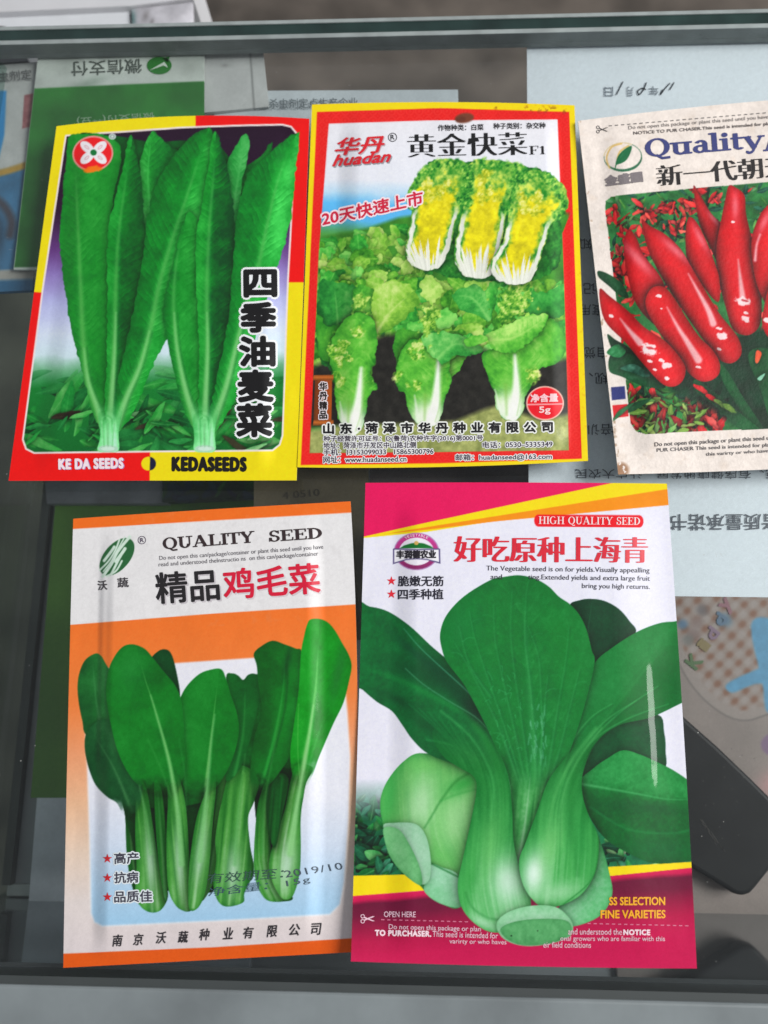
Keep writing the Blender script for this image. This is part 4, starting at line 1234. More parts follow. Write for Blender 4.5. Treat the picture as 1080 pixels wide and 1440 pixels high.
pk.build(root, M_gloss, [('cabbage_picture', pk.pmask(inn) * (1 - bm)), ('weight_badge', bm)])
text(pk, 'product_title', '黄金快菜', (575, 221), (740, 217.5), 32, (20, 20, 22), root, smear=1.9, thin=.017)
text(pk, 'product_title', 'F1', (744.5, 217.3), (767, 216.6), 12, (24, 22, 24), root, face='serif')
text(pk, 'small_print', '作物种类：白菜', (616, 184), (680, 182.8), 8.5, (50, 48, 52), root, bold=.2)
text(pk, 'small_print', '种子类别：杂交种', (694, 181.5), (767, 180.5), 8.5, (50, 48, 52), root, bold=.2)
text(pk, 'slogan', '20天快速上市', (454, 318), (595, 287.5), 19.5, (206, 30, 62), root, bold=.65, out=2.2, outcol=(244, 226, 232), up=(-1.5, -20))
text(pk, 'brand_name', '华丹', (472, 218.5), (541, 214), 24, (216, 34, 46), root, bold=.6, smear=1.2, shear=.3, shadow=(1.5, 1.5, (190, 170, 176)))
text(pk, 'brand_name', 'huadan', (468, 233.5), (550, 227), 15, (216, 34, 46), root, bold=.8, shear=.45, shadow=(1.5, 2, (150, 150, 156)))
patch(pk, 'registered_mark', ringpoly(552, 193, 6.4, 1.1), (60, 60, 64), root)
text(pk, 'registered_mark', 'R', (549.5, 196), (554.8, 195.8), 6.4, (60, 60, 64), root, bold=.2)
for ch, y in zip('华丹精品', (538, 551.5, 565, 578)):
    text(pk, 'scroll_lettering', ch, (449.5, y + 11), (460, y + 10.6), 11, (36, 26, 24), root, bold=.5, out=1.3, outcol=(232, 222, 226))
text(pk, 'company_name', '山东·菏泽市华丹种业有限公司', (455, 610), (777, 607.5), 14.5, (24, 22, 26), root, bold=.75, out=1.9, outcol=(236, 238, 232), sp=1.75)
TX = dict(bold=.2, out=1.15, outcol=(236, 236, 236)); DK = (58, 48, 66)
text(pk, 'company_address', '种子经营许可证号：D(鲁菏)农种许字(2016)第0001号', (455, 622), (679, 620.8), 9.2, DK, root, **TX)
text(pk, 'company_address', '地址：菏泽市开发区中山路北侧', (455, 631), (585, 630), 9, DK, root, **TX)
text(pk, 'company_address', '手机：13153099033   15865300796', (455, 640.6), (609.5, 638.8), 9, DK, root, **TX)
text(pk, 'company_address', '网址：www.huadanseed.cn', (455, 651.3), (571.5, 649.6), 9.5, DK, root, **TX)
text(pk, 'company_address', '电话：0530–5335349', (679, 630.2), (777, 628.6), 9, DK, root, **TX)
text(pk, 'company_address', '邮箱：huadanseed@163.com', (641, 648.8), (776, 647), 9.8, DK, root, **TX)
text(pk, 'weight_lettering', '净含量', (746.5, 565.5), (784.5, 564.5), 11, (244, 196, 200), root, bold=.55)
text(pk, 'weight_lettering', '5g', (758.5, 583), (774, 582.6), 11, (246, 206, 206), root, bold=.35)

# ============ packet with red chillies, worn beige
pk = Packet([(813, 170), (1163, 135), (1245, 651), (869.5, 667)], (3, 0, 2, 0), 37, bulge=1.6, ml=(.06, .16), curl=(2.2, 1, 1, 2.6), base=.8, wr=.7)
X, Yg = pk.X, pk.Y
pk.fill((230, 220, 212))
n = fbm(X, Yg, 60, 3, 4)
pk.C *= (0.95 + .08 * n)[..., None]
pk.put((slice(None), slice(None)), np.clip((fbm(X, Yg, 14, 8, 3) - .62) * 4, 0, 1) * .16, c3((190, 164, 140)))
wn_ = [(851, 292), (852, 283), (859, 277.5), (872, 274.5), (980, 265), (1080, 256), (1200, 246), (1232, 590), (1160, 598), (1080, 602.5), (990, 606), (908, 610), (895, 606.5), (887, 595), (881, 539), (866, 415)]
pk.poly(wn_, lambda X, Y, d: c3((44, 112, 58)) * (0.6 + .7 * fbm(X, Y, 12, 4))[..., None])
dw = sdf(np.array(wn_, float), X, Yg); sv = pk.C.copy()
gp = [((14, 66, 38), (48, 124, 68), (128, 180, 124)), ((24, 80, 32), (74, 146, 62), (156, 196, 120)), ((10, 52, 44), (30, 96, 72), (90, 156, 124))]
rp = [((130, 14, 22), (206, 34, 42), (236, 110, 104)), ((150, 20, 24), (222, 46, 48), (240, 130, 110))]
pk.scatter([(845, 270), (1210, 240), (1230, 400), (866, 420)], 420, (10, 28), gp, 41, ratio=(.16, .32), tone=(.3, .95), tooth=1.5)
pk.scatter([(845, 285), (1210, 250), (1230, 400), (866, 560)], 90, (8, 26), rp, 42, ratio=(.14, .3), tooth=2)
for x_, y_ in ((915, 297), (905, 305), (960, 290), (975, 280), (945, 292), (955, 318), (985, 268), (1005, 275), (862, 300), (868, 360), (872, 380)):
    pk.scatter([(x_ - 11, y_ - 8), (x_ + 11, y_ - 8), (x_ + 11, y_ + 8), (x_ - 11, y_ + 8)], 7, (10, 22), rp, int(x_), ratio=(.2, .4), tooth=3, tone=(.4, .9))
pk.scatter([(845, 320), (920, 320), (900, 420), (866, 430)], 26, (10, 24), rp, 43, ratio=(.3, .5))
pk.scatter([(878, 535), (1010, 545), (1020, 612), (890, 615)], 110, (10, 28), gp, 44, ratio=(.2, .4))
pk.scatter([(880, 545), (1020, 570), (1010, 612), (890, 612)], 60, (14, 34), rp, 45, ratio=(.2, .4), angs=(30, 140), tooth=2.5, tone=(.45, .95))
pk.scatter([(880, 560), (990, 570), (980, 612), (890, 612)], 46, (10, 26), [((60, 100, 40), (120, 160, 70), (180, 200, 120)), gp[1]], 46, ratio=(.16, .32), tooth=2)
pk.poly([(940, 540), (1010, 480), (1230, 440), (1232, 604), (1060, 604), (1000, 575)], lambda X, Y, d: c3((16, 54, 34)) * (0.5 + .7 * fbm(X, Y, 26, 6))[..., None], True, aa=10)
DG = ((10, 40, 26), (24, 82, 44), (70, 130, 80))
for q in ([(1012, 512), (1022, 520), (1046, 560), (1074, 604), (1060, 606), (1036, 570), (1016, 535)], [(975, 535), (990, 540), (1040, 580), (1070, 606), (1044, 606), (1010, 575), (980, 552)], [(1052, 500), (1078, 490), (1120, 520), (1130, 600), (1090, 604), (1070, 550)]):
    pk.leaf(q, DG, tone=.55, na=.2, seed=int(q[0][0]) % 20)
for (x, y) in ((985, 547), (1000, 560), (1014, 568), (1026, 574)):
    pk.leaf([(x - 9, y - 6), (x, y - 4), (x + 11, y + 6), (x + 5, y + 6), (x - 6, y - 1)], rp[0] if x % 3 == 1 else ((50, 84, 36), (96, 128, 56), (160, 180, 100)), tone=.5, na=.4, ns=5, tooth=2, seed=int(x) % 20)
pk.leaf([(1064, 493), (1071, 497), (1066, 510), (1062, 508)], ((190, 60, 30), (222, 90, 60), (230, 200, 120)), tone=.6)
pk.leaf([(1065, 532), (1076, 525), (1070, 535)], ((80, 150, 110), (130, 190, 160), (180, 220, 200)), tone=.6)
pk.C = np.where((dw < 0.5)[..., None], pk.C, sv)
pk.M[...] = 0
# leaves crossing the left margin
for q in ([(841, 381), (855, 385), (874, 398), (884, 418), (872, 416), (856, 402), (842, 390)], [(854, 470), (866, 478), (886, 490), (906, 512), (920, 535), (900, 528), (874, 512), (860, 490)], [(858, 500), (874, 496), (900, 502), (922, 520), (936, 545), (905, 543), (875, 530), (857, 522)], [(862, 590), (872, 574), (892, 566), (916, 560), (898, 574), (876, 584)]):
    pk.leaf(q, ((14, 46, 32), (30, 86, 50), (120, 170, 140)), tone=.5, na=.3, seed=int(q[1][0]) % 25)
pk.leaf([(872, 518), (892, 512), (914, 527), (905, 530), (890, 524)], ((20, 60, 44), (70, 130, 106), (150, 200, 180)), tone=.5, na=.45, ns=9)
pk.leaf([(853, 496), (868, 484), (880, 494), (870, 503)], ((16, 70, 40), (44, 128, 74), (130, 190, 150)), tone=.45, na=.45, ns=8)
pk.poly([(859, 544.5), (878.5, 543), (880, 561), (860.5, 563)], (46, 52, 108)); pk.poly([(861, 570), (882, 568), (884, 585.5), (863, 588)], (200, 40, 46))
pk.leaf([(862, 592), (870, 578), (892, 566), (880, 578), (868, 588)], ((20, 60, 40), (40, 100, 60), (100, 150, 110)), tone=.55)
RD = ((110, 4, 14), (208, 22, 32), (238, 62, 66))


def chilli(pts, axis, w, hl=(), tone=.55, seed=1, pink=None):
    pk.leaf(pts, RD, axis, tone=tone, na=.12, fine=.035, edge=.42, ew=w * .35, lit=.0, ribw=(w * .5, w * .3), ribc=(226, 54, 58), riba=.45, halo=.65, hw=8, seed=seed)
    if pink:
        for p in pink:
            pk.glow(*p, (232, 128, 138), .75, clip=pts)
    for h in hl:
        if isinstance(h[0], list):
            pk.line(h[0], h[1], (246, 206, 208), .82, soft=1.8, taper=h[2], only=True)
        else:
            x, y, r = h
            pk.glow(x, y, r * 1.25, r * .7, 15, (252, 228, 228), .95, rag=.9)
            if r > 9:
                pk.glow(x + r * .15, y - r * .12, r * .6, r * .22, 15, (190, 50, 60), .85, rag=.6)


chilli([(975, 262), (985, 275), (1000, 300), (1016, 318), (1020, 345), (1012, 372), (996, 342), (983, 312)], [(1010, 370), (1000, 330), (980, 275)], 14, seed=2, tone=.45, pink=[(1004, 308, 14, 4, 50)])
chilli([(1025, 261), (1035, 264), (1047, 275), (1049, 300), (1056, 330), (1066, 372), (1071, 420), (1069, 455), (1058, 469), (1045, 471), (1030, 462), (1020, 430), (1010, 390), (1007, 350), (1014, 310), (1020, 280)], [(1050, 470), (1044, 400), (1036, 330), (1033, 265)], 26, [([(1038, 365), (1042, 400), (1045, 424)], 7, (.15, 1.3)), (1046, 424, 10), (1049, 449, 7), (1049, 440, 3.5), (1031, 312, 2.5)], seed=3, pink=[(1034, 290, 5, 20, 0)])
chilli([(968, 306), (980, 313), (995, 343), (1006, 372), (1012, 395), (1010, 425), (988, 402), (968, 372), (964, 335)], [(1006, 420), (990, 370), (972, 315)], 18, seed=4, pink=[(985, 335, 22, 5, 62)])
chilli([(1100, 275), (1078, 290), (1065, 310), (1057, 337), (1058, 370), (1068, 410), (1090, 440), (1125, 420), (1140, 330), (1120, 285)], [(1090, 440), (1085, 360), (1095, 285)], 26, [([(1069, 330), (1064, 345), (1062, 366)], 4, (.5, 1.0))], seed=5, pink=[(1075, 312, 5, 18, 25)])
chilli([(1120, 380), (1085, 398), (1073, 440), (1073, 461), (1085, 477), (1110, 474), (1130, 440)], [(1092, 476), (1090, 430), (1110, 385)], 22, [(1080, 450, 6)], seed=6)
chilli([(902, 309), (913, 317), (936, 330), (957, 350), (972, 375), (987, 400), (1011, 440), (1035, 470), (1043, 490), (1040, 503), (1028, 511), (1012, 506), (995, 486), (973, 455), (948, 418), (928, 385), (911, 350)], [(1028, 508), (1000, 455), (965, 395), (930, 350), (906, 314)], 26, [([(968, 385), (983, 412), (996, 436), (1003, 455)], 8, (.15, 1.2)), (1015, 472, 8), (1011, 462, 4), (1012, 491, 3)], seed=7, pink=[(950, 352, 26, 6, 42)])
chilli([(877, 347), (883, 323), (894, 332), (905, 358), (926, 385), (936, 405), (946, 440), (946, 472), (915, 452), (893, 424), (882, 385)], [(938, 470), (912, 410), (884, 327)], 22, seed=8, tone=.48, pink=[(898, 365, 32, 7, 48)])
chilli([(908, 420), (918, 404), (935, 404), (950, 422), (966, 448), (984, 474), (1002, 492), (1012, 510), (1011, 526), (1000, 535), (985, 536), (969, 525), (949, 500), (929, 470), (911, 440)], [(1000, 532), (965, 480), (922, 410)], 28, [([(938, 432), (952, 458), (966, 480), (982, 506)], 9, (.12, 1.2)), (982, 516, 4), (927, 416, 4), (930, 434, 1.6)], seed=9)
chilli([(843, 407), (858, 417), (884, 438), (906, 460), (936, 480), (960, 508), (964, 524), (958, 538), (945, 544), (929, 538), (904, 511), (880, 482), (850, 450)], [(950, 541), (905, 478), (848, 418)], 30, [([(872, 448), (886, 466), (900, 482)], 8, (.15, 1.2)), (913, 491, 12), (931, 507, 4), (937, 514, 7.5), (914, 508, 4), (938, 532, 4), (860, 445, 4), (922, 520, 2.5)], seed=10)
pk.C *= (0.97 + .06 * fbm(X, Yg, 3, 5, 2))[..., None]
# leaf badge
t_ = np.linspace(0, 2 * math.pi, 60)
for k in range(59):
    a0, a1 = t_[k], t_[k + 1]; am = (a0 + a1) / 2
    lowr = max(0.0, math.sin(am + .3))
    w = .8 + 3.0 * lowr
    colr = (30, 92, 62) if math.sin(am + .5) > -.55 else (196, 176, 120)
    f = lambda r, t: (876 + (27 - (27 - r)) * math.cos(t) * 1.0 * (r / r), 0)
    pk.poly([(876 + 27 * math.cos(a0), 221 + 20.5 * math.sin(a0)), (876 + 27 * math.cos(a1), 221 + 20.5 * math.sin(a1)), (876 + (27 - w) * math.cos(a1), 221 + (20.5 - w) * math.sin(a1)), (876 + (27 - w) * math.cos(a0), 221 + (20.5 - w) * math.sin(a0))], colr, aa=1.2)
pk.line([(857, 236), (853, 222), (860, 207), (874, 202)], 2.2, (214, 180, 110), soft=.8)
pk.line([(868, 224), (872, 213), (884, 205)], 2.4, (206, 178, 110), soft=.8)
pk.poly([(865, 238), (866, 228), (870, 218), (878, 210), (888, 205), (887, 214), (881, 225), (873, 230), (867, 232)], (28, 100, 62), True)
pk.line([(865, 239), (867, 230), (876, 216)], 1.2, (40, 110, 70), soft=.5)
cm = np.clip(1 - np.hypot(X - 874, Yg - 661) / 13, 0, 1) * (fbm(X, Yg, 6, 3) > .36)
pk.put((slice(None), slice(None)), np.clip(cm * 2.2, 0, .9), c3((150, 112, 84)))
st = np.clip((fbm(X, Yg, 7, 24, 3) - .64) * 6, 0, 1) * (pk.u < .012)
pk.put((slice(None), slice(None)), st * .6, c3((130, 100, 70)))
root = packet_root(pk, 'worn beige seed packet with glossy red chillies at the right edge')
emb = pk.pmask([(876 + 28 * math.cos(a), 221 + 21.5 * math.sin(a)) for a in t_[:-1]])
pk.build(root, M_matt, [('chilli_picture', np.maximum(pk.pmask(wn_), pk.M > .5).astype(np.float32)), ('leaf_emblem', emb)])
patch(pk, 'cut_line', dashes((856, 177), (1150, 152.5), 34, 1.2), (96, 92, 90), root)
patch(pk, 'scissors_mark', scissors(846, 182, .85), (78, 74, 74), root)
text(pk, 'small_print', 'Do not open this package or plant this seed until you have read', (884, 183.6), (1098, 166.6), 6.6, (112, 104, 102), root)
text(pk, 'small_print', 'NOTICE TO PUR CHASER.This seed is intended for plant', (891, 190.6), (1090, 176.6), 5.6, (100, 92, 90), root, bold=.15)
text(pk, 'product_title', 'Quality', (909, 228), (1077, 214), 33, (62, 68, 122), root, face='serif', bold=.6)
text(pk, 'product_title', 'A', (1074, 213), (1104, 210.5), 25, (62, 68, 122), root, face='serif', bold=.6)
text(pk, 'variety_name', '新一代朝天', (926, 262), (1112, 247), 29, (38, 34, 34), root, smear=1.7, thin=.013)
text(pk, 'brand_name', '金盛園', (852, 261.5), (904, 255), 14, (128, 120, 122), root, bold=.9)
text(pk, 'small_print', 'Do not open this package or plant this seed until', (921, 629.5), (1093, 619.5), 7.4, (84, 78, 78), root, bold=.1)
text(pk, 'small_print', 'PUR CHASER This seed is intended for plant', (924, 637), (1090, 629), 6.6, (92, 86, 86), root, bold=.1)
text(pk, 'small_print', 'this varirty or who have al', (993, 642.5), (1089, 637), 6.2, (92, 86, 86), root, bold=.1)

# ============ packet with small green cabbages, orange bands
pk = Packet([(103, 729.5), (493, 705), (495, 1339), (89, 1361)], (1, 9, 0, 1), 51, bulge=1.7, ml=(.095, .155), mr=(.83, .9), curl=(.8, .6, .4, .6), base=.3, ridges=((.115, .012, .35, .05, .6),))
X, Yg = pk.X, pk.Y


def grad_col(Y, ks):
    return (np.stack([np.interp(Y, [k[0] for k in ks], [k[1][c] for k in ks]) for c in range(3)], -1) / 255).astype(np.float32)


pk.C[...] = grad_col(Yg + (X - 300) * .05, [(870, (229, 118, 52)), (980, (231, 130, 70)), (1050, (230, 158, 116)), (1120, (228, 184, 150)), (1190, (226, 204, 186)), (1260, (222, 212, 208)), (1360, (218, 208, 210))])
pk.poly([(90, 700), (510, 690), (510, 849.3), (498, 850), (297, 863), (100.6, 878.5), (90, 879)], (228, 226, 226))
pk.poly([(90, 700), (500, 690), (500, 720.5), (300, 732), (103, 744), (95, 744.5)], (236, 112, 42))
pk.poly([(80, 1341.5), (300, 1332), (500, 1319), (510, 1380), (80, 1380)], (214, 92, 28))
pan = [(116, 942), (246, 932.5), (357, 925), (480, 917), (488, 1000), (492, 1064), (490, 1150), (484, 1240), (478, 1272), (464, 1286), (305, 1295), (144, 1302.5), (133, 1297), (128, 1284), (126, 1180), (123, 1080)]
pk.poly(pan, lambda X, Y, d: grad_col(Y, [(940, (232, 231, 240)), (1120, (228, 229, 238)), (1190, (208, 219, 234)), (1250, (178, 206, 228)), (1300, (162, 200, 226))]), aa=3)
d = sdf(np.array(pan, float), X, Yg)
pk.put((slice(None), slice(None)), np.exp(-(d / 2) ** 2) * .35 * (Yg > 960), c3((246, 244, 244)))
st = np.clip((fbm(X, Yg, 9, 4, 3) - .60) * 5, 0, 1) * (Yg < 880) * (X > 130)
pk.put((slice(None), slice(None)), st * .10, c3((170, 166, 166)))
# stalks first, then leaves
SK = ((24, 96, 30), (66, 142, 56), (158, 202, 156))
SKL = ((34, 106, 36), (78, 150, 66), (172, 210, 168))


def stk(pts, rib, cols=SK, tone=.45, g=.3, hl=None, sd=1):
    ys = [p[1] for p in pts]
    pk.leaf(pts, cols, rib, tone=tone, na=.08, fine=.04, edge=.38, ew=5, streak=.32, grad=(0, min(ys), 0, max(ys), g), ribw=(2.2, 1.0), riba=.35, halo=.5, hw=6, seed=sd)
    if hl:
        pk.glow(*hl, (196, 222, 204), .7, clip=pts)


stk([(172, 1120), (176, 1150), (178, 1200), (184, 1240), (196, 1272), (206, 1240), (202, 1180), (192, 1110)], [(196, 1268), (186, 1200), (180, 1120)], tone=.35, sd=2)
pk.leaf([(180, 1080), (330, 1080), (322, 1150), (304, 1240), (290, 1256), (232, 1252), (206, 1240), (190, 1200)], ((6, 46, 18), (16, 76, 28), (50, 124, 50)), tone=.4, na=.2, seed=21)
pk.leaf([(150, 950), (200, 930), (246, 980), (262, 985), (330, 1000), (362, 950), (420, 950), (428, 1060), (414, 1110), (376, 1130), (358, 1122), (330, 1110), (300, 1124), (250, 1135), (200, 1135), (178, 1120), (160, 1040)], ((6, 60, 20), (16, 98, 32), (40, 138, 54)), tone=.45, na=.35, ns=16, fine=.12, seed=22)
pk.leaf([(362, 1090), (420, 1090), (416, 1180), (384, 1200), (364, 1180)], ((4, 42, 16), (12, 70, 26), (36, 108, 44)), tone=.35, seed=23)
stk([(193, 1098), (206, 1110), (215, 1160), (223, 1210), (233, 1240), (236, 1262), (226, 1280), (211, 1283), (198, 1275), (190, 1258), (192, 1220), (190, 1170)], [(214, 1282), (208, 1200), (199, 1105)], SKL, tone=.42, hl=(212, 1215, 7, 42, -4), sd=3)
stk([(217, 1100), (228, 1115), (234, 1180), (236, 1240), (233, 1268), (226, 1235), (220, 1180)], [(232, 1262), (228, 1190), (221, 1105)], tone=.4, sd=4)
stk([(308, 1085), (322, 1085), (313, 1150), (306, 1210), (300, 1242), (284, 1267), (291, 1230), (299, 1170)], [(288, 1262), (302, 1190), (315, 1090)], tone=.5, sd=5)
stk([(236, 1085), (250, 1090), (258, 1115), (263, 1150), (266, 1200), (270, 1235), (276, 1270), (268, 1281), (258, 1281), (246, 1272), (236, 1246), (234, 1180), (236, 1130)], [(262, 1280), (254, 1200), (245, 1100)], SKL, tone=.4, hl=(252, 1215, 6, 45, -4), sd=6)
stk([(302, 1075), (291, 1108), (277, 1148), (268, 1200), (265, 1240), (266, 1278), (279, 1276), (290, 1250), (296, 1200), (300, 1150), (304, 1108)], [(272, 1276), (282, 1200), (300, 1085)], SKL, tone=.45, hl=(282, 1200, 7, 44, 8), sd=7)
stk([(326, 1080), (311, 1130), (303, 1177), (304, 1210), (300, 1245), (307, 1268), (320, 1275), (342, 1269), (344, 1255), (357, 1225), (352, 1190), (349, 1150), (357, 1128), (364, 1100), (350, 1080)], [(322, 1272), (330, 1200), (340, 1090)], SKL, tone=.4, hl=(328, 1225, 10, 34, 3), sd=8)
stk([(377, 1095), (363, 1130), (358, 1180), (357, 1215), (360, 1240), (368, 1258), (378, 1267), (397, 1268), (412, 1263), (396, 1240), (386, 1218), (380, 1180), (384, 1130)], [(390, 1266), (370, 1210), (374, 1110)], tone=.5, sd=9)
stk([(440, 1080), (431, 1100), (427, 1120), (423, 1150), (423, 1200), (421, 1230), (416, 1250), (409, 1263), (396, 1263), (383, 1240), (378, 1215), (386, 1180), (400, 1140), (408, 1100), (418, 1075)], [(402, 1262), (404, 1200), (420, 1120), (430, 1085)], SKL, tone=.45, hl=(404, 1215, 12, 30, 8), sd=10)
stk([(382, 1090), (374, 1130), (380, 1180), (388, 1190), (396, 1150), (406, 1095)], [(384, 1185), (392, 1095)], ((8, 52, 18), (18, 84, 30), (40, 120, 44)), tone=.4, sd=11)
DK4 = ((8, 58, 22), (18, 96, 34), (46, 134, 58)); MD4 = ((6, 70, 22), (18, 114, 34), (46, 152, 60)); BR4 = ((6, 84, 18), (16, 134, 30), (56, 176, 60))
lf = dict(edge=.07, ew=4, fine=.06, halo=.24, hw=4, aa=1.5)
lv([(327, 947), (318, 952), (322, 1000), (320, 1050), (318, 1098), (338, 1080), (352, 1040), (364, 990), (370, 955), (358, 947.5), (349, 949), (342, 956), (335, 950)], DK4, [(330, 1090), (342, 1030), (345, 960)], tone=.38, seed=2, **lf)
lv([(222, 916), (232, 913), (240, 918), (246, 935), (253, 972), (250, 984), (235, 960), (220, 942), (212, 928)], ((4, 36, 18), (14, 66, 30), (50, 110, 60)), tone=.35, grad=(225, 915, 250, 980, -.2), seed=3, **lf)
lv([(134, 919), (120, 928), (112, 945), (109, 965), (111, 990), (116, 1015), (121, 1034), (150, 1062), (170, 1000), (160, 955), (148, 932), (142, 922)], ((10, 56, 24), (30, 102, 44), (64, 134, 76)), [(150, 1060), (136, 990), (130, 925)], tone=.5, lit=.15, seed=4, **lf)
lv([(121, 1032), (119, 1050), (122, 1070), (128, 1090), (136, 1106), (151, 1121), (164, 1129), (173, 1144), (187, 1150), (200, 1110), (185, 1040), (150, 1012), (132, 1018)], ((8, 48, 24), (26, 86, 42), (64, 122, 72)), [(185, 1140), (160, 1080), (130, 1030)], tone=.42, lit=.1, seed=5, fadeb=(1118, 1150), **lf)
lv([(357, 919), (370, 907), (384, 901), (400, 906), (416, 912), (424, 916), (428, 950), (422, 1000), (408, 1060), (396, 1082), (376, 1107), (358, 1122), (352, 1085), (357, 1040), (367, 1000), (363, 960), (361, 936)], MD4, [(366, 1110), (385, 1040), (398, 970), (400, 915)], tone=.34, lit=.12, seed=6, fadeb=(1080, 1120), **lf)
pk.glow(404, 930, 5, 26, 12, (10, 52, 24), .6); pk.line([(403, 935), (404, 960), (398, 1010), (376, 1090)], 2.2, (10, 56, 22), .5, soft=2)
lv([(311, 941), (318, 955), (325, 978), (333, 1002), (336, 1030), (326, 1070), (306, 1105), (282, 1122), (262, 1114), (252, 1080), (250, 1030), (252, 990), (256, 976), (265, 962), (280, 948), (295, 942)], MD4, [(287, 1118), (292, 1080), (296, 1045), (300, 1010), (306, 960)], tone=.5, lit=-.06, ribw=(2.4, .5), ribc=(110, 180, 96), riba=.8, seed=7, grad=(300, 950, 290, 1110, -.15), fadeb=(1085, 1122), **lf)
lv([(186, 906), (172, 910), (160, 925), (152, 945), (149, 975), (154, 1010), (165, 1055), (182, 1090), (202, 1110), (226, 1120), (246, 1116), (260, 1085), (260, 1040), (256, 990), (247, 965), (231, 945), (215, 925), (203, 912)], MD4, [(245, 1112), (240, 1080), (233, 1050), (225, 1022), (214, 985), (204, 955), (196, 925)], tone=.45, lit=-.05, ribw=(2.6, .5), ribc=(112, 184, 98), riba=.8, seed=8, grad=(180, 910, 240, 1110, .05), fadeb=(1085, 1122), **lf)
pk.glow(185, 940, 24, 34, 20, (40, 124, 60), .35)
lv([(437, 871), (450, 870.5), (462, 876), (472, 888), (481, 904), (490, 920), (494.5, 936), (491, 957), (483, 988), (470, 1015), (459, 1040), (448, 1066), (440, 1088), (430, 1106), (414, 1098), (408, 1062), (413, 1020), (420, 970), (423, 920), (428, 893), (432, 878)], BR4, [(424, 1104), (428, 1070), (435, 1030), (441, 990), (445, 955), (448, 900)], tone=.5, lit=-.07, ribw=(4.5, .5), ribc=(150, 206, 130), riba=.85, seed=9, vein=(15, 1.5, .07), fadeb=(1062, 1108), **lf)
pk.glow(476, 945, 8, 45, 12, (34, 92, 44), .5)
pk.line([(422, 1100), (419, 1060), (419, 1020), (420, 990)], 1.2, (110, 180, 90), .5, soft=.8)
for q, w, c, a_ in (([(255, 1215), (251, 1150), (245, 1110), (238, 1072), (226, 1026), (212, 978)], 7.5, (120, 184, 116), .8), ([(281, 1210), (288, 1140), (293, 1090), (297, 1044), (302, 1005)], 7.5, (122, 186, 118), .8),
                 ([(408, 1200), (418, 1130), (426, 1085), (434, 1040), (441, 992)], 9, (142, 200, 134), .85), ([(330, 1215), (334, 1150), (340, 1100), (345, 1060)], 6, (84, 158, 84), .5), ([(212, 1200), (206, 1150), (196, 1105)], 5, (110, 176, 108), .55), ([(368, 1200), (372, 1130), (384, 1060), (396, 990)], 4, (60, 140, 62), .55),
                 ([(424, 1120), (436, 1070), (452, 1020)], 2.5, (96, 176, 90), .5), ([(240, 1120), (226, 1080), (208, 1040)], 2, (70, 150, 72), .45), ([(262, 1140), (260, 1090), (252, 1040)], 1.6, (70, 150, 72), .4)):
    pk.line(q, w, c, a_, soft=2.2, taper=(1.1, .08), only=True)
# emblem, stripes of an oval leaf
ang = -49
pk.ell(164.5, 783, 31.5, 18, (44, 96, 56), ang)
ca, sa = math.cos(math.radians(ang)), math.sin(math.radians(ang))
E_ = lambda a, b: (164.5 + a * ca - b * sa, 783 + a * sa + b * ca)
for q, w in (([E_(-34, 3), E_(-14, 1), E_(6, -4), E_(33, -5)], 4.2), ([E_(-30, -6), E_(-12, -5), E_(6, -8), E_(20, -13)], 2.6), ([E_(-28, -1), E_(-10, -2), E_(8, -6), E_(28, -10)], 2.0), ([E_(-24, 10), E_(-8, 6), E_(4, 3)], 3.4), ([E_(-30, 7), E_(-16, 12), E_(0, 9)], 2.6), ([E_(-6, 3), E_(8, 2), E_(16, 1)], 4.5), ([E_(-16, -10), E_(0, -11), E_(8, -12)], 4.0)):
    pk.line(q, w, (206, 224, 210), 1.0, soft=.6)
pk.C *= (0.985 + .03 * fbm(X, Yg, 3, 5, 2))[..., None]
root = packet_root(pk, 'seed packet with orange bands and slender green leaf cabbages')
emb = pk.pmask([E_(32 * math.cos(a), 18.5 * math.sin(a)) for a in np.linspace(0, 6.28, 40)])
pk.build(root, M_gloss, [('vegetable_picture', np.maximum(pk.pmask(pan), pk.M > .5).astype(np.float32)), ('leaf_emblem', emb)])
text(pk, 'heading', 'QUALITY', (230, 775.5), (359, 765.5), 19.5, (52, 38, 40), root, face='serif', bold=.35)
text(pk, 'heading', 'SEED', (379, 762), (453, 757), 15.5, (52, 38, 40), root, face='serif', bold=.35)
text(pk, 'small_print', 'Do not open this can/package/container or plant this seed until you have', (224.5, 789.5), (455, 773.5), 7.8, (98, 94, 100), root)
text(pk, 'small_print', 'read and understood theInstructio ns  on this can/package/container', (223.5, 798.5), (448, 783), 7.8, (98, 94, 100), root)
text(pk, 'product_title', '精品', (221, 849), (309, 843), 43, (34, 32, 34), root, bold=.95, shadow=(2.0, 2.0, (196, 190, 194)))
text(pk, 'product_title', '鸡毛菜', (316, 843), (450.5, 833.5), 42, (212, 22, 56), root, bold=.95, shadow=(2.0, 2.0, (214, 200, 204)))
text(pk, 'brand_name', '沃', (138, 830), (151, 829), 13, (70, 66, 70), root, bold=.35)
text(pk, 'brand_name', '蔬', (166, 826.5), (181, 825.3), 13.5, (70, 66, 70), root, bold=.35)
patch(pk, 'registered_mark', ringpoly(199.5, 759.5, 5.8, 1.0), (84, 72, 92), root)
text(pk, 'registered_mark', 'R', (197.3, 762.4), (202.3, 762), 5.6, (84, 72, 92), root, bold=.2)
for y, tx, x1 in ((1207, '高产', 195), (1234, '抗病', 194.5), (1261, '品质佳', 214)):
    patch(pk, 'star_mark', [star(151, y + .5, 7)], (206, 34, 42), root, dz=.12)
    text(pk, 'feature_lettering', tx, (161, y + 8), (x1, y + 7), 15.5, (66, 64, 78), root, bold=.45, out=1.8, outcol=(226, 234, 238))
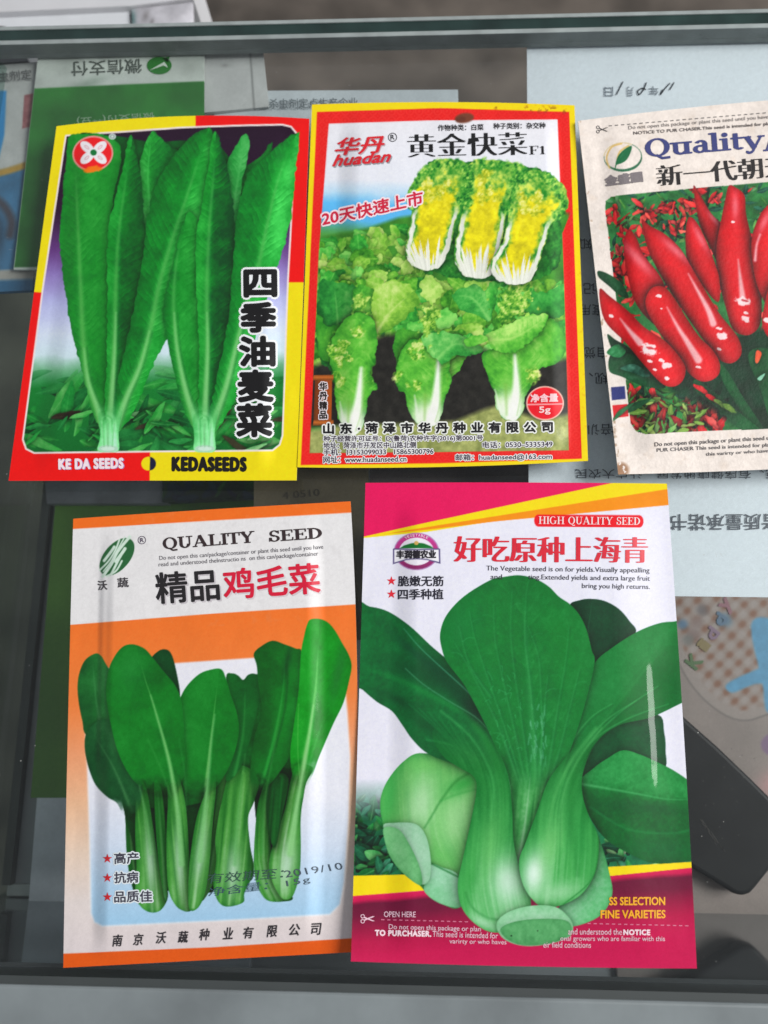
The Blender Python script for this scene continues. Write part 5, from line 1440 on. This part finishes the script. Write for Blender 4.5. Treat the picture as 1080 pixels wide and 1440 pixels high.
text(pk, 'date_stamp', '有效期至：', (292, 1243), (400, 1235), 14.5, (52, 84, 74), root, shear=.15)
text(pk, 'date_stamp', '2019/10', (401, 1234.5), (482, 1222.5), 10, (72, 84, 96), root, shear=-.1, sp=1.1)
text(pk, 'date_stamp', '净含量：', (293, 1261), (378, 1251), 12.5, (56, 84, 96), root, shear=.15)
text(pk, 'date_stamp', '15g', (404, 1249), (437, 1242.5), 10.5, (72, 88, 100), root, sp=1.15)
for ch, x, y in zip('南京沃蔬种业有限公司', (166, 195, 227, 258, 288, 321, 350, 383, 415, 445.5), (1323, 1321.5, 1319, 1318, 1314.5, 1313, 1312, 1310, 1308, 1307)):
    text(pk, 'company_name', ch, (x - 7.5, y + 8), (x + 7.5, y + 7.2), 16, (46, 42, 46), root, bold=.4, shear=.22)

# ============ packet with the big round cabbage, magenta bands
pk = Packet([(514, 679), (938, 680), (980, 1362), (493.5, 1352)], (1, 2, 2, 0), 67, bulge=1.7, ml=(.09, .18), mr=(.80, .985), curl=(.6, 1.0, .4, 6.0), base=.5, steps=((.905, .0105, .42, .355, .66),), wr=.4)
X, Yg = pk.X, pk.Y
pk.fill((228, 227, 240))
pk.poly([(500, 670), (950, 670), (950, 692), (870, 690), (500, 757)], (214, 28, 92))
pk.poly([(500, 757.5), (512, 754.5), (590, 737), (868, 677.5), (872, 672), (950, 672), (950, 692), (600, 748), (512, 756.5)], (238, 208, 16))
pk.poly([(540, 751), (620, 738), (937, 688), (950, 686), (950, 709), (938, 710.5), (700, 733), (600, 745)], (240, 140, 20))


def p5low(X, Y, d):
    return grad_col(Y - (1260 - (X - 497) * .0858) + 4 * (fbm(X, Y, 40, 3, 2) - .5), [(0, (206, 32, 88)), (7, (186, 26, 78)), (13, (98, 14, 50)), (28, (104, 15, 52)), (44, (134, 17, 60)), (66, (168, 20, 70)), (90, (184, 24, 78)), (130, (188, 26, 80))])


# field strip
fs = np.clip((Yg - 1095) / 60, 0, 1) * np.clip((1240 - Yg) / 3, 0, 1)
sv = pk.C.copy()
pk.poly([(480, 1090), (990, 1090), (990, 1240), (480, 1240)], lambda X, Y, d: c3((28, 104, 66)) * (0.6 + .7 * fbm(X, Y, 18, 4))[..., None])
fg = [((6, 52, 32), (26, 112, 72), (110, 180, 150)), ((8, 66, 30), (30, 124, 56), (120, 190, 120)), ((4, 40, 30), (16, 80, 52), (60, 140, 100))]
pk.scatter([(490, 1120), (560, 1120), (600, 1236), (490, 1236)], 120, (14, 38), fg, 51, ratio=(.35, .6))
pk.scatter([(840, 1150), (980, 1150), (980, 1230), (840, 1230)], 70, (12, 34), fg + [((90, 160, 90), (160, 210, 150), (220, 240, 210))], 52, ratio=(.25, .5))
pk.C = sv + (pk.C - sv) * fs[..., None]
pk.poly([(480, 1232), (566, 1230), (700, 1228), (857, 1219), (990, 1211), (990, 1219), (860, 1232), (601, 1252), (480, 1262)], (242, 206, 10))
pk.poly([(480, 1261.5), (497, 1260), (601, 1252), (860, 1231.7), (990, 1218.5), (1000, 1380), (480, 1380)], p5low)
pk.M[...] = 0
K5 = ((4, 62, 30), (16, 108, 46), (60, 160, 86)); KD = ((6, 40, 26), (12, 66, 38), (34, 104, 58))
# dark leaves behind
lv([(802, 850), (815, 844), (830, 842), (850, 845), (870, 856), (885, 873), (894, 890), (866, 914), (834, 938), (824, 890), (814, 866)], KD, [(828, 936), (827, 890), (833, 845)], tone=.32, na=.1, lit=.06, ribw=(1.5, .4), ribc=(60, 120, 76), riba=.5, seed=2, edge=.05)
lv([(925, 1005), (934, 1030), (936, 1055), (932, 1085), (880, 1105), (815, 1090), (835, 1040), (870, 1015)], ((4, 50, 30), (12, 84, 44), (40, 120, 66)), tone=.35, na=.12, seed=3, edge=.05)
# lower right leaf
lv([(812, 1105), (835, 1080), (855, 1066), (876, 1055), (900, 1061), (925, 1072), (950, 1085), (975, 1104), (990, 1130), (990, 1200), (962, 1211), (920, 1214), (884, 1200), (852, 1180), (830, 1150)], K5, [(814, 1102), (850, 1108), (900, 1117), (940, 1124), (985, 1124)], tone=.5, lit=-.22, na=.1, ribw=(2.2, .8), ribc=(90, 176, 110), riba=.7, vein=(26, 1.3, .10), seed=4, edge=.06)
pk.glow(900, 1135, 70, 9, 5, (6, 74, 38), .5); pk.line([(830, 1135), (880, 1165), (940, 1172), (980, 1165)], 2, (60, 150, 84), .35, soft=2); pk.glow(930, 1195, 50, 14, 0, (10, 86, 46), .5)
# cabbage lying behind at left
PB = ((46, 138, 62), (104, 180, 98), (188, 222, 184))
bulb = [(590, 1059), (566, 1072), (546, 1096), (536, 1119), (535, 1140), (539, 1160), (541, 1180), (550, 1207), (569, 1230), (590, 1245), (600, 1256), (620, 1270), (648, 1274), (662, 1210), (680, 1110), (672, 1088), (632, 1068)]
lv(bulb, PB, [(640, 1260), (600, 1180), (590, 1070)], tone=.5, na=.1, fine=.03, edge=.35, ew=9, streak=.10, riba=0, halo=0, seed=8)
pk.glow(592, 1130, 20, 40, 10, (176, 214, 172), .8, clip=bulb); pk.glow(640, 1150, 24, 44, 12, (160, 208, 150), .75, clip=bulb); pk.glow(548, 1120, 10, 40, 10, (60, 158, 76), .7, clip=bulb)
pk.glow(655, 1100, 30, 12, -30, (44, 146, 60), .8, clip=bulb); pk.glow(618, 1205, 36, 12, 25, (96, 176, 92), .6, clip=bulb); pk.glow(600, 1075, 30, 10, 0, (110, 186, 100), .6, clip=bulb)
pk.line([(597, 1164), (608, 1146), (620, 1126), (640, 1100), (662, 1086)], 3, (44, 124, 52), .75, soft=2, taper=(.5, 1.2), only=True)
pk.line([(620, 1126), (640, 1118), (668, 1110)], 2.5, (60, 150, 70), .6, soft=2, only=True)
wl = [(606, 1216), (622, 1220), (645, 1232), (650, 1274), (620, 1271), (597, 1254), (600, 1236)]
lv(wl, ((84, 164, 104), (140, 200, 158), (190, 224, 206)), tone=.55, grad=(620, 1220, 620, 1272, -.3), edge=.2, halo=.3, hw=3, seed=9)
pk.line([(606, 1214), (622, 1222), (646, 1234)], 2.2, (26, 104, 44), .8, soft=1.2, only=True)
lv([(539, 1163), (556, 1157), (585, 1159), (600, 1178), (606, 1212), (604, 1236), (595, 1244), (588, 1234), (570, 1200)], ((110, 172, 124), (158, 200, 170), (196, 222, 206)), tone=.5, edge=.2, halo=.25, hw=4, seed=10, na=.1)
lv([(540, 1164), (560, 1166), (576, 1188), (591, 1222), (592, 1245), (570, 1231), (550, 1207), (541, 1182)], ((74, 142, 84), (112, 178, 120), (150, 202, 152)), tone=.5, na=.2, ns=12, edge=.25, halo=.2, hw=3, seed=11, grad=(545, 1165, 590, 1240, -.35))
# left leaf
lv([(500, 853), (520, 853), (546, 860), (576, 880), (606, 908), (631, 930), (658, 962), (684, 1005), (704, 1050), (708, 1092), (672, 1086), (640, 1075), (602, 1060), (580, 1040), (566, 1020), (551, 1000), (530, 987), (510, 970), (495, 955)], ((4, 48, 30), (14, 96, 46), (40, 140, 72)), [(705, 1085), (684, 1040), (655, 1005), (610, 980), (560, 955), (500, 935)], tone=.5, lit=.0, na=.14, ribw=(7, 3.5), ribc=(30, 138, 62), riba=.8, seed=5, edge=.08)
c6 = [(500, 853), (520, 853), (546, 860), (576, 880), (606, 908), (631, 930), (658, 962), (684, 1005), (704, 1050), (708, 1092), (672, 1086), (640, 1075), (602, 1060), (580, 1040), (566, 1020), (551, 1000), (530, 987), (510, 970), (495, 955)]
pk.glow(620, 950, 52, 18, 42, (8, 58, 36), .85, clip=c6); pk.glow(666, 1000, 36, 12, 52, (22, 44, 32), .8, clip=c6); pk.glow(585, 945, 46, 14, 22, (10, 68, 38), .7, clip=c6)
pk.glow(600, 1020, 34, 12, 30, (8, 70, 36), .8, clip=c6); pk.glow(560, 985, 26, 8, 28, (8, 62, 34), .7, clip=c6); pk.glow(580, 915, 40, 6, 40, (16, 64, 42), .5, clip=c6)
pk.line([(568, 884), (590, 910), (622, 940), (660, 975), (690, 1010)], 1.8, (78, 150, 116), .75, soft=.9, taper=(.5, 1.2), only=True)
pk.line([(570, 940), (595, 962), (630, 985), (668, 1008), (690, 1030)], 1.5, (84, 150, 110), .6, soft=.9, only=True)
pk.line([(600, 1040), (640, 1050), (680, 1075)], 2.5, (50, 140, 74), .5, soft=1.5, only=True)
for k in range(7):
    pk.line([(575 + k * 14, 990 + k * 6), (620 + k * 9, 1030 + k * 6), (660 + k * 6, 1070 + k * 2)], 1.4, (46, 136, 70), .35, soft=1.2, only=True)
# right leaf
c2 = [(1000, 872), (948, 874), (925, 877), (895, 889), (862, 910), (835, 934), (814, 985), (794, 1030), (774, 1080), (766, 1115), (795, 1135), (812, 1092), (836, 1046), (870, 1020), (915, 1009), (960, 988), (1000, 970)]
lv(c2, K5, [(780, 1120), (800, 1080), (836, 1030), (880, 975), (930, 915), (965, 880)], tone=.5, lit=-.10, na=.09, fine=.05, ribw=(2.5, 1.6), ribc=(40, 130, 62), riba=.55, seed=6, edge=.05)
pk.glow(930, 950, 20, 80, 38, (14, 96, 40), .45, clip=c2)
for q in ([(790, 1110), (820, 1055), (868, 1005), (925, 965)], [(786, 1112), (812, 1062), (850, 1015), (895, 985)], [(800, 1095), (830, 1045), (880, 1012), (940, 990)], [(780, 1100), (800, 1050), (830, 1010), (860, 990)], [(776, 1090), (790, 1040), (806, 1000)]):
    pk.line(q, 2.2, (86, 172, 100), .5, soft=1.3, taper=(1.4, .3), only=True)
    pk.line([(a + 3, b + 1.5) for a, b in q], 2.4, (8, 80, 36), .4, soft=1.5, taper=(1.3, .3), only=True)
# central leaf
c1 = [(731, 809), (710, 811), (689, 816), (652, 839), (628, 865), (619, 890), (621, 911), (629, 932), (652, 962), (676, 1006), (696, 1048), (714, 1090), (726, 1134), (758, 1150), (780, 1104), (800, 1060), (820, 1000), (836, 934), (832, 914), (825, 886), (815, 865), (802, 850), (786, 839), (772, 825), (753, 814)]
lv(c1, ((6, 72, 34), (18, 112, 46), (64, 162, 84)), [(752, 1140), (752, 1080), (748, 1010), (742, 930), (737, 860), (736, 820)], tone=.46, na=.14, fine=.07, lit=.03, ribw=(7, 1.5), ribc=(58, 150, 80), riba=.6, vein=(26, 1.5, .13), seed=7, edge=.06)
pk.glow(650, 880, 24, 40, 25, (26, 128, 62), .4, clip=c1); pk.glow(790, 900, 22, 60, -15, (14, 120, 44), .4, clip=c1); pk.glow(735, 840, 50, 20, 0, (10, 92, 40), .3, clip=c1)
pk.glow(690, 960, 20, 50, -28, (16, 118, 52), .35, clip=c1)
for k, q in enumerate(([(742, 1130), (715, 1040), (688, 960), (668, 900), (660, 860)], [(745, 1130), (726, 1040), (708, 960), (696, 900), (694, 850)], [(748, 1130), (737, 1040), (724, 950), (718, 890), (720, 830)], [(753, 1130), (752, 1050), (745, 960), (738, 900), (740, 835), (744, 815)], [(757, 1130), (762, 1050), (760, 960), (756, 920), (742, 880)], [(762, 1130), (774, 1060), (785, 990), (795, 930), (800, 880)], [(764, 1125), (785, 1060), (800, 1000), (815, 940)], [(735, 1120), (700, 1020), (665, 950), (640, 905)], [(690, 980), (660, 935), (645, 880)], [(738, 1125), (716, 1060), (704, 1020)], [(757, 1110), (764, 1010), (770, 950)])):
    pk.line(q, 2.0, (84, 172, 106), .24, soft=1.4, taper=(1.7, .2), only=True)
    pk.line([(a + 2.6, b) for a, b in q], 2.2, (6, 84, 40), .26, soft=1.5, taper=(1.4, .3), only=True)
    for j in range(5):
        i0 = min(j, len(q) - 2); a = np.array(q[i0]); b = np.array(q[i0 + 1]); p = a + (b - a) * .6
        sgn = -1 if k % 2 else 1
        pk.line([p, p + np.array([sgn * 7, -5]), p + np.array([sgn * 15, -5])], .9, (64, 158, 92), .12, soft=.9, only=True)
rn = random.Random(5)
for k in range(34):
    x = rn.uniform(744, 768); y = rn.uniform(990, 1075)
    pk.line([(x, y), (x + rn.uniform(-3, 3), y + rn.uniform(5, 13))], rn.uniform(1, 2.6), (160, 216, 194), .30 * math.exp(-((y - 1030) / 45) ** 2), soft=.9, only=True)
for k in range(26):
    x = rn.uniform(690, 735); y = rn.uniform(940, 1060)
    pk.line([(x, y), (x + rn.uniform(-5, 2), y + rn.uniform(-8, 0)), (x + rn.uniform(-9, 3), y + rn.uniform(-12, 0))], 1, (70, 170, 104), .4, soft=.7, only=True)
# stems
ST = ((20, 108, 44), (70, 160, 82), (168, 216, 172))
s4 = [(712, 1086), (730, 1060), (775, 1060), (782, 1085), (770, 1098), (758, 1144), (739, 1190), (729, 1216), (720, 1182), (719, 1130)]
lv(s4, ST, [(728, 1214), (738, 1160), (748, 1070)], tone=.40, streak=.2, edge=.2, seed=13, halo=.3, fade=(1062, 1130))
s3 = [(836, 1165), (848, 1195), (857, 1228), (861, 1258), (846, 1286), (815, 1301), (788, 1302), (782, 1286), (792, 1268), (828, 1238), (838, 1210)]
lv(s3, ((36, 124, 56), (98, 178, 118), (188, 224, 200)), tone=.56, grad=(850, 1180, 810, 1300, .25), edge=.25, ew=5, na=.08, seed=14, halo=.3)
s1 = [(660, 985), (634, 1002), (608, 1030), (622, 1062), (645, 1079), (666, 1092), (670, 1112), (661, 1160), (650, 1211), (644, 1239), (645, 1262), (652, 1281), (668, 1299), (691, 1311), (722, 1308), (744, 1288), (746, 1262), (739, 1236), (729, 1214), (722, 1180), (720, 1134), (714, 1088), (698, 1048), (682, 1008)]
lv(s1, ST, [(705, 1308), (692, 1240), (696, 1160), (694, 1100), (676, 1050), (645, 1012)], tone=.40, na=.05, fine=.03, streak=.13, grad=(690, 1080, 700, 1290, .62), edge=.24, ew=6, riba=0, seed=15, halo=.45, hw=8, fade=(1000, 1098))
pk.line([(694, 1240), (706, 1170), (708, 1110), (694, 1060), (668, 1020)], 6, (34, 124, 52), .35, soft=4, only=True); pk.line([(668, 1240), (682, 1160), (684, 1110), (668, 1068)], 5, (26, 112, 46), .35, soft=4, only=True)
pk.line([(690, 1150), (694, 1105), (680, 1064), (656, 1030), (620, 1000)], 3, (74, 166, 92), .5, soft=2, taper=(.4, 1), only=True)
pk.glow(714, 1240, 24, 34, -12, (202, 230, 210), .9, clip=s1); pk.glow(690, 1190, 14, 50, 8, (112, 186, 108), .5, clip=s1); pk.glow(660, 1245, 10, 40, 8, (52, 146, 66), .6, clip=s1)
pk.line([(655, 1256), (664, 1276), (684, 1290), (706, 1294)], 2.5, (40, 124, 56), .6, soft=2, only=True)
pk.glow(680, 1298, 22, 7, 25, (176, 216, 184), .7, clip=s1)
s2 = [(872, 985), (846, 1004), (824, 1028), (805, 1054), (788, 1074), (770, 1100), (754, 1144), (739, 1185), (730, 1210), (734, 1240), (747, 1263), (766, 1277), (792, 1272), (816, 1259), (832, 1238), (840, 1212), (841, 1176), (828, 1147), (819, 1116), (820, 1086), (835, 1050), (862, 1022), (890, 1008)]
lv(s2, ST, [(780, 1274), (786, 1200), (790, 1130), (814, 1062), (850, 1012)], tone=.38, na=.05, fine=.03, streak=.15, grad=(800, 1080, 770, 1265, .6), edge=.24, ew=6, riba=0, seed=16, halo=.5, hw=7, fade=(1010, 1100))
pk.line([(812, 1230), (806, 1170), (802, 1110), (818, 1064), (850, 1022)], 6, (24, 112, 44), .4, soft=4, only=True); pk.line([(770, 1180), (780, 1120), (806, 1066), (838, 1024)], 4, (96, 176, 100), .45, soft=2.5, taper=(.6, 1), only=True)
pk.line([(790, 1190), (792, 1120), (812, 1070), (846, 1024)], 3, (110, 186, 112), .35, soft=2, only=True)
pk.glow(752, 1228, 16, 28, 8, (224, 240, 232), .97, clip=s2); pk.glow(772, 1195, 14, 44, 14, (136, 200, 128), .5, clip=s2); pk.glow(818, 1180, 12, 50, -4, (34, 132, 58), .5, clip=s2); pk.glow(785, 1255, 34, 14, -10, (170, 214, 174), .6, clip=s2); pk.glow(808, 1110, 8, 40, 12, (30, 120, 50), .5, clip=s2)
pk.line([(792, 1272), (828, 1242), (840, 1212), (841, 1178)], 1.6, (36, 120, 52), .8, soft=1, only=True)
# cut base
bs = [(698, 1300), (712, 1284), (744, 1274), (780, 1275), (800, 1290), (806, 1304), (800, 1318), (770, 1328), (735, 1330), (708, 1320)]
lv(bs, ((96, 168, 110), (152, 204, 164), (196, 224, 204)), tone=.5, na=.15, ns=10, edge=.2, halo=.3, hw=4, seed=17)
lv([(704, 1306), (724, 1296), (760, 1292), (795, 1294), (804, 1306), (797, 1318), (770, 1327), (735, 1329), (712, 1320)], ((52, 116, 66), (88, 158, 100), (130, 190, 136)), tone=.48, na=.2, ns=8, edge=.2, halo=.1, seed=18)
pk.ell(719, 1316, 1.4, 1.2, (24, 50, 30)); pk.ell(756, 1309, 1.0, 1.0, (34, 64, 40))
# round badge
cx, cy = 585.6, 775.5
ar = lambda r, ry, a0, a1: [(cx + r * math.cos(math.radians(t)), cy + ry * math.sin(math.radians(t))) for t in np.linspace(a0, a1, 30)]
pk.poly(ar(32, 26.5, 0, 360), (176, 132, 178)); pk.poly(ar(30.5, 25, 0, 360), lambda X, Y, d: c3((204, 70, 150)) * np.clip(1 - (Y - 750) / 140, .6, 1)[..., None]); pk.poly(ar(24.5, 19.5, 0, 360), (234, 230, 240))
pk.poly([(562, 771), (568, 767), (578, 764), (586, 763), (596, 764), (606, 768), (610, 771)], (22, 104, 44)); pk.ell(585.5, 763.5, 3.2, 2.8, (206, 170, 100))
pk.poly([(552.5, 772), (554, 771), (586, 772.2), (617, 771), (619, 772), (619.5, 793), (600, 787.5), (586, 786.4), (572, 787.5), (552.5, 793.5)], (88, 80, 120)); pk.poly([(554.5, 773), (586, 774), (616.8, 773), (617.4, 790.2), (600, 785.8), (586, 784.8), (571, 786), (554.5, 791)], (236, 234, 244))
badge = ar(33, 27.5, 0, 354)
pill = [(757, 723.6)] + [(899 + 6 * math.cos(t), 733.2 + 8.8 * math.sin(t)) for t in np.linspace(-1.5, 1.5, 8)] + [(757, 740.6)] + [(757 - 6 * math.cos(t), 732 + 8.6 * math.sin(t)) for t in np.linspace(1.4, -1.4, 8)]
pk.poly(pill, (214, 28, 40))
pk.C *= (0.985 + .03 * fbm(X, Yg, 3, 5, 2))[..., None]
root = packet_root(pk, 'glossy seed packet with magenta bands and one large round green cabbage')
bm = pk.pmask(badge); pm = pk.pmask(pill)
pk.build(root, M_shiny, [('cabbage_picture', (pk.M > .5).astype(np.float32)), ('brand_emblem', bm), ('title_banner', pm)])
text(pk, 'banner_lettering', 'HIGH QUALITY SEED', (757.5, 738.8), (900, 740.2), 13.2, (244, 214, 216), root, face='serif')
text(pk, 'product_title', '好吃原种上海青', (640, 790), (909.5, 791.5), 36, (214, 26, 50), root, smear=2.1, thin=.012, bold=.2)
PT = (50, 46, 60)
text(pk, 'small_print', 'The Vegetable seed is on for yields.Visually appealling', (684, 804.5), (913.5, 807.5), 9.2, PT, root)
text(pk, 'small_print', 'and', (690, 814.6), (706, 814.8), 7.2, PT, root)
text(pk, 'small_print', 'ting.Extended yields and extra large fruit', (743, 816.8), (914, 819), 9.2, PT, root)
text(pk, 'small_print', 'bring you high returns.', (818.5, 829.2), (914, 830.6), 9, PT, root)
for y, tx in ((817, '脆嫩无筋'), (835.5, '四季种植')):
    patch(pk, 'star_mark', [star(550.5, y, 6.8)], (222, 40, 56), root, dz=.12)
    text(pk, 'feature_lettering', tx, (560, y + 7.5), (623.5, y + 7.2), 14.6, (34, 32, 46), root, bold=.3)
text(pk, 'emblem_lettering', '丰润德农业', (558, 785.2), (613, 784.8), 11, (30, 26, 36), root, bold=.55)
for k, ch in enumerate('VEGETABLE'):
    a = math.radians(-122 + k * 8); r0, r1 = 25.6, 20.6
    x, y = cx + r0 * 1.03 * math.cos(a), cy + r1 * 1.03 * math.sin(a); tx_ = np.array([-math.sin(a), math.cos(a)]) * 1.4
    text(pk, 'emblem_lettering', ch, (x - tx_[0], y - tx_[1]), (x + tx_[0], y + tx_[1]), 3.4, (240, 200, 224), root, bold=.1)
PW = (236, 196, 212)
text(pk, 'small_print', 'OPEN HERE', (540, 1289.6), (584.5, 1290), 8, PW, root)
patch(pk, 'cut_line', dashes((536, 1293.2), (662, 1296.4), 15, 1.2), (214, 120, 150), root)
patch(pk, 'cut_line', dashes((826, 1298.6), (972, 1302), 17, 1.2), (214, 120, 150), root)
patch(pk, 'scissors_mark', scissors(516, 1292, 1.0), PW, root)
text(pk, 'small_print', 'Do not open this package or plan', (546.5, 1308.6), (676, 1312), 9, PW, root)
text(pk, 'small_print', 'TO PURCHASER.', (527.5, 1315.5), (606, 1317), 7.6, (246, 216, 226), root, bold=.5, sp=1.1)
text(pk, 'small_print', 'This seed is intended for', (608, 1317.2), (700, 1320), 8.2, PW, root)
text(pk, 'small_print', 'varirty or who haves', (632, 1328.6), (712, 1330), 8.4, PW, root)
text(pk, 'small_print', 'and understood the', (799, 1314.2), (874.5, 1314.6), 8.4, PW, root)
text(pk, 'small_print', 'NOTICE', (877, 1314.6), (914, 1314.8), 7.2, (246, 216, 226), root, bold=.5, sp=1.1)
text(pk, 'small_print', 'onal growers who are familiar with this', (788, 1325.2), (935, 1325.6), 9, PW, root)
text(pk, 'small_print', 'eir field conditions', (764, 1332.6), (831, 1333), 8.2, PW, root)
text(pk, 'slogan', 'SS SELECTION', (857, 1272.8), (935, 1272.6), 11, (240, 170, 26), root, bold=.4)
text(pk, 'slogan', 'FINE VARIETIES', (845, 1291.2), (935.5, 1291), 11, (240, 170, 26), root, bold=.4)
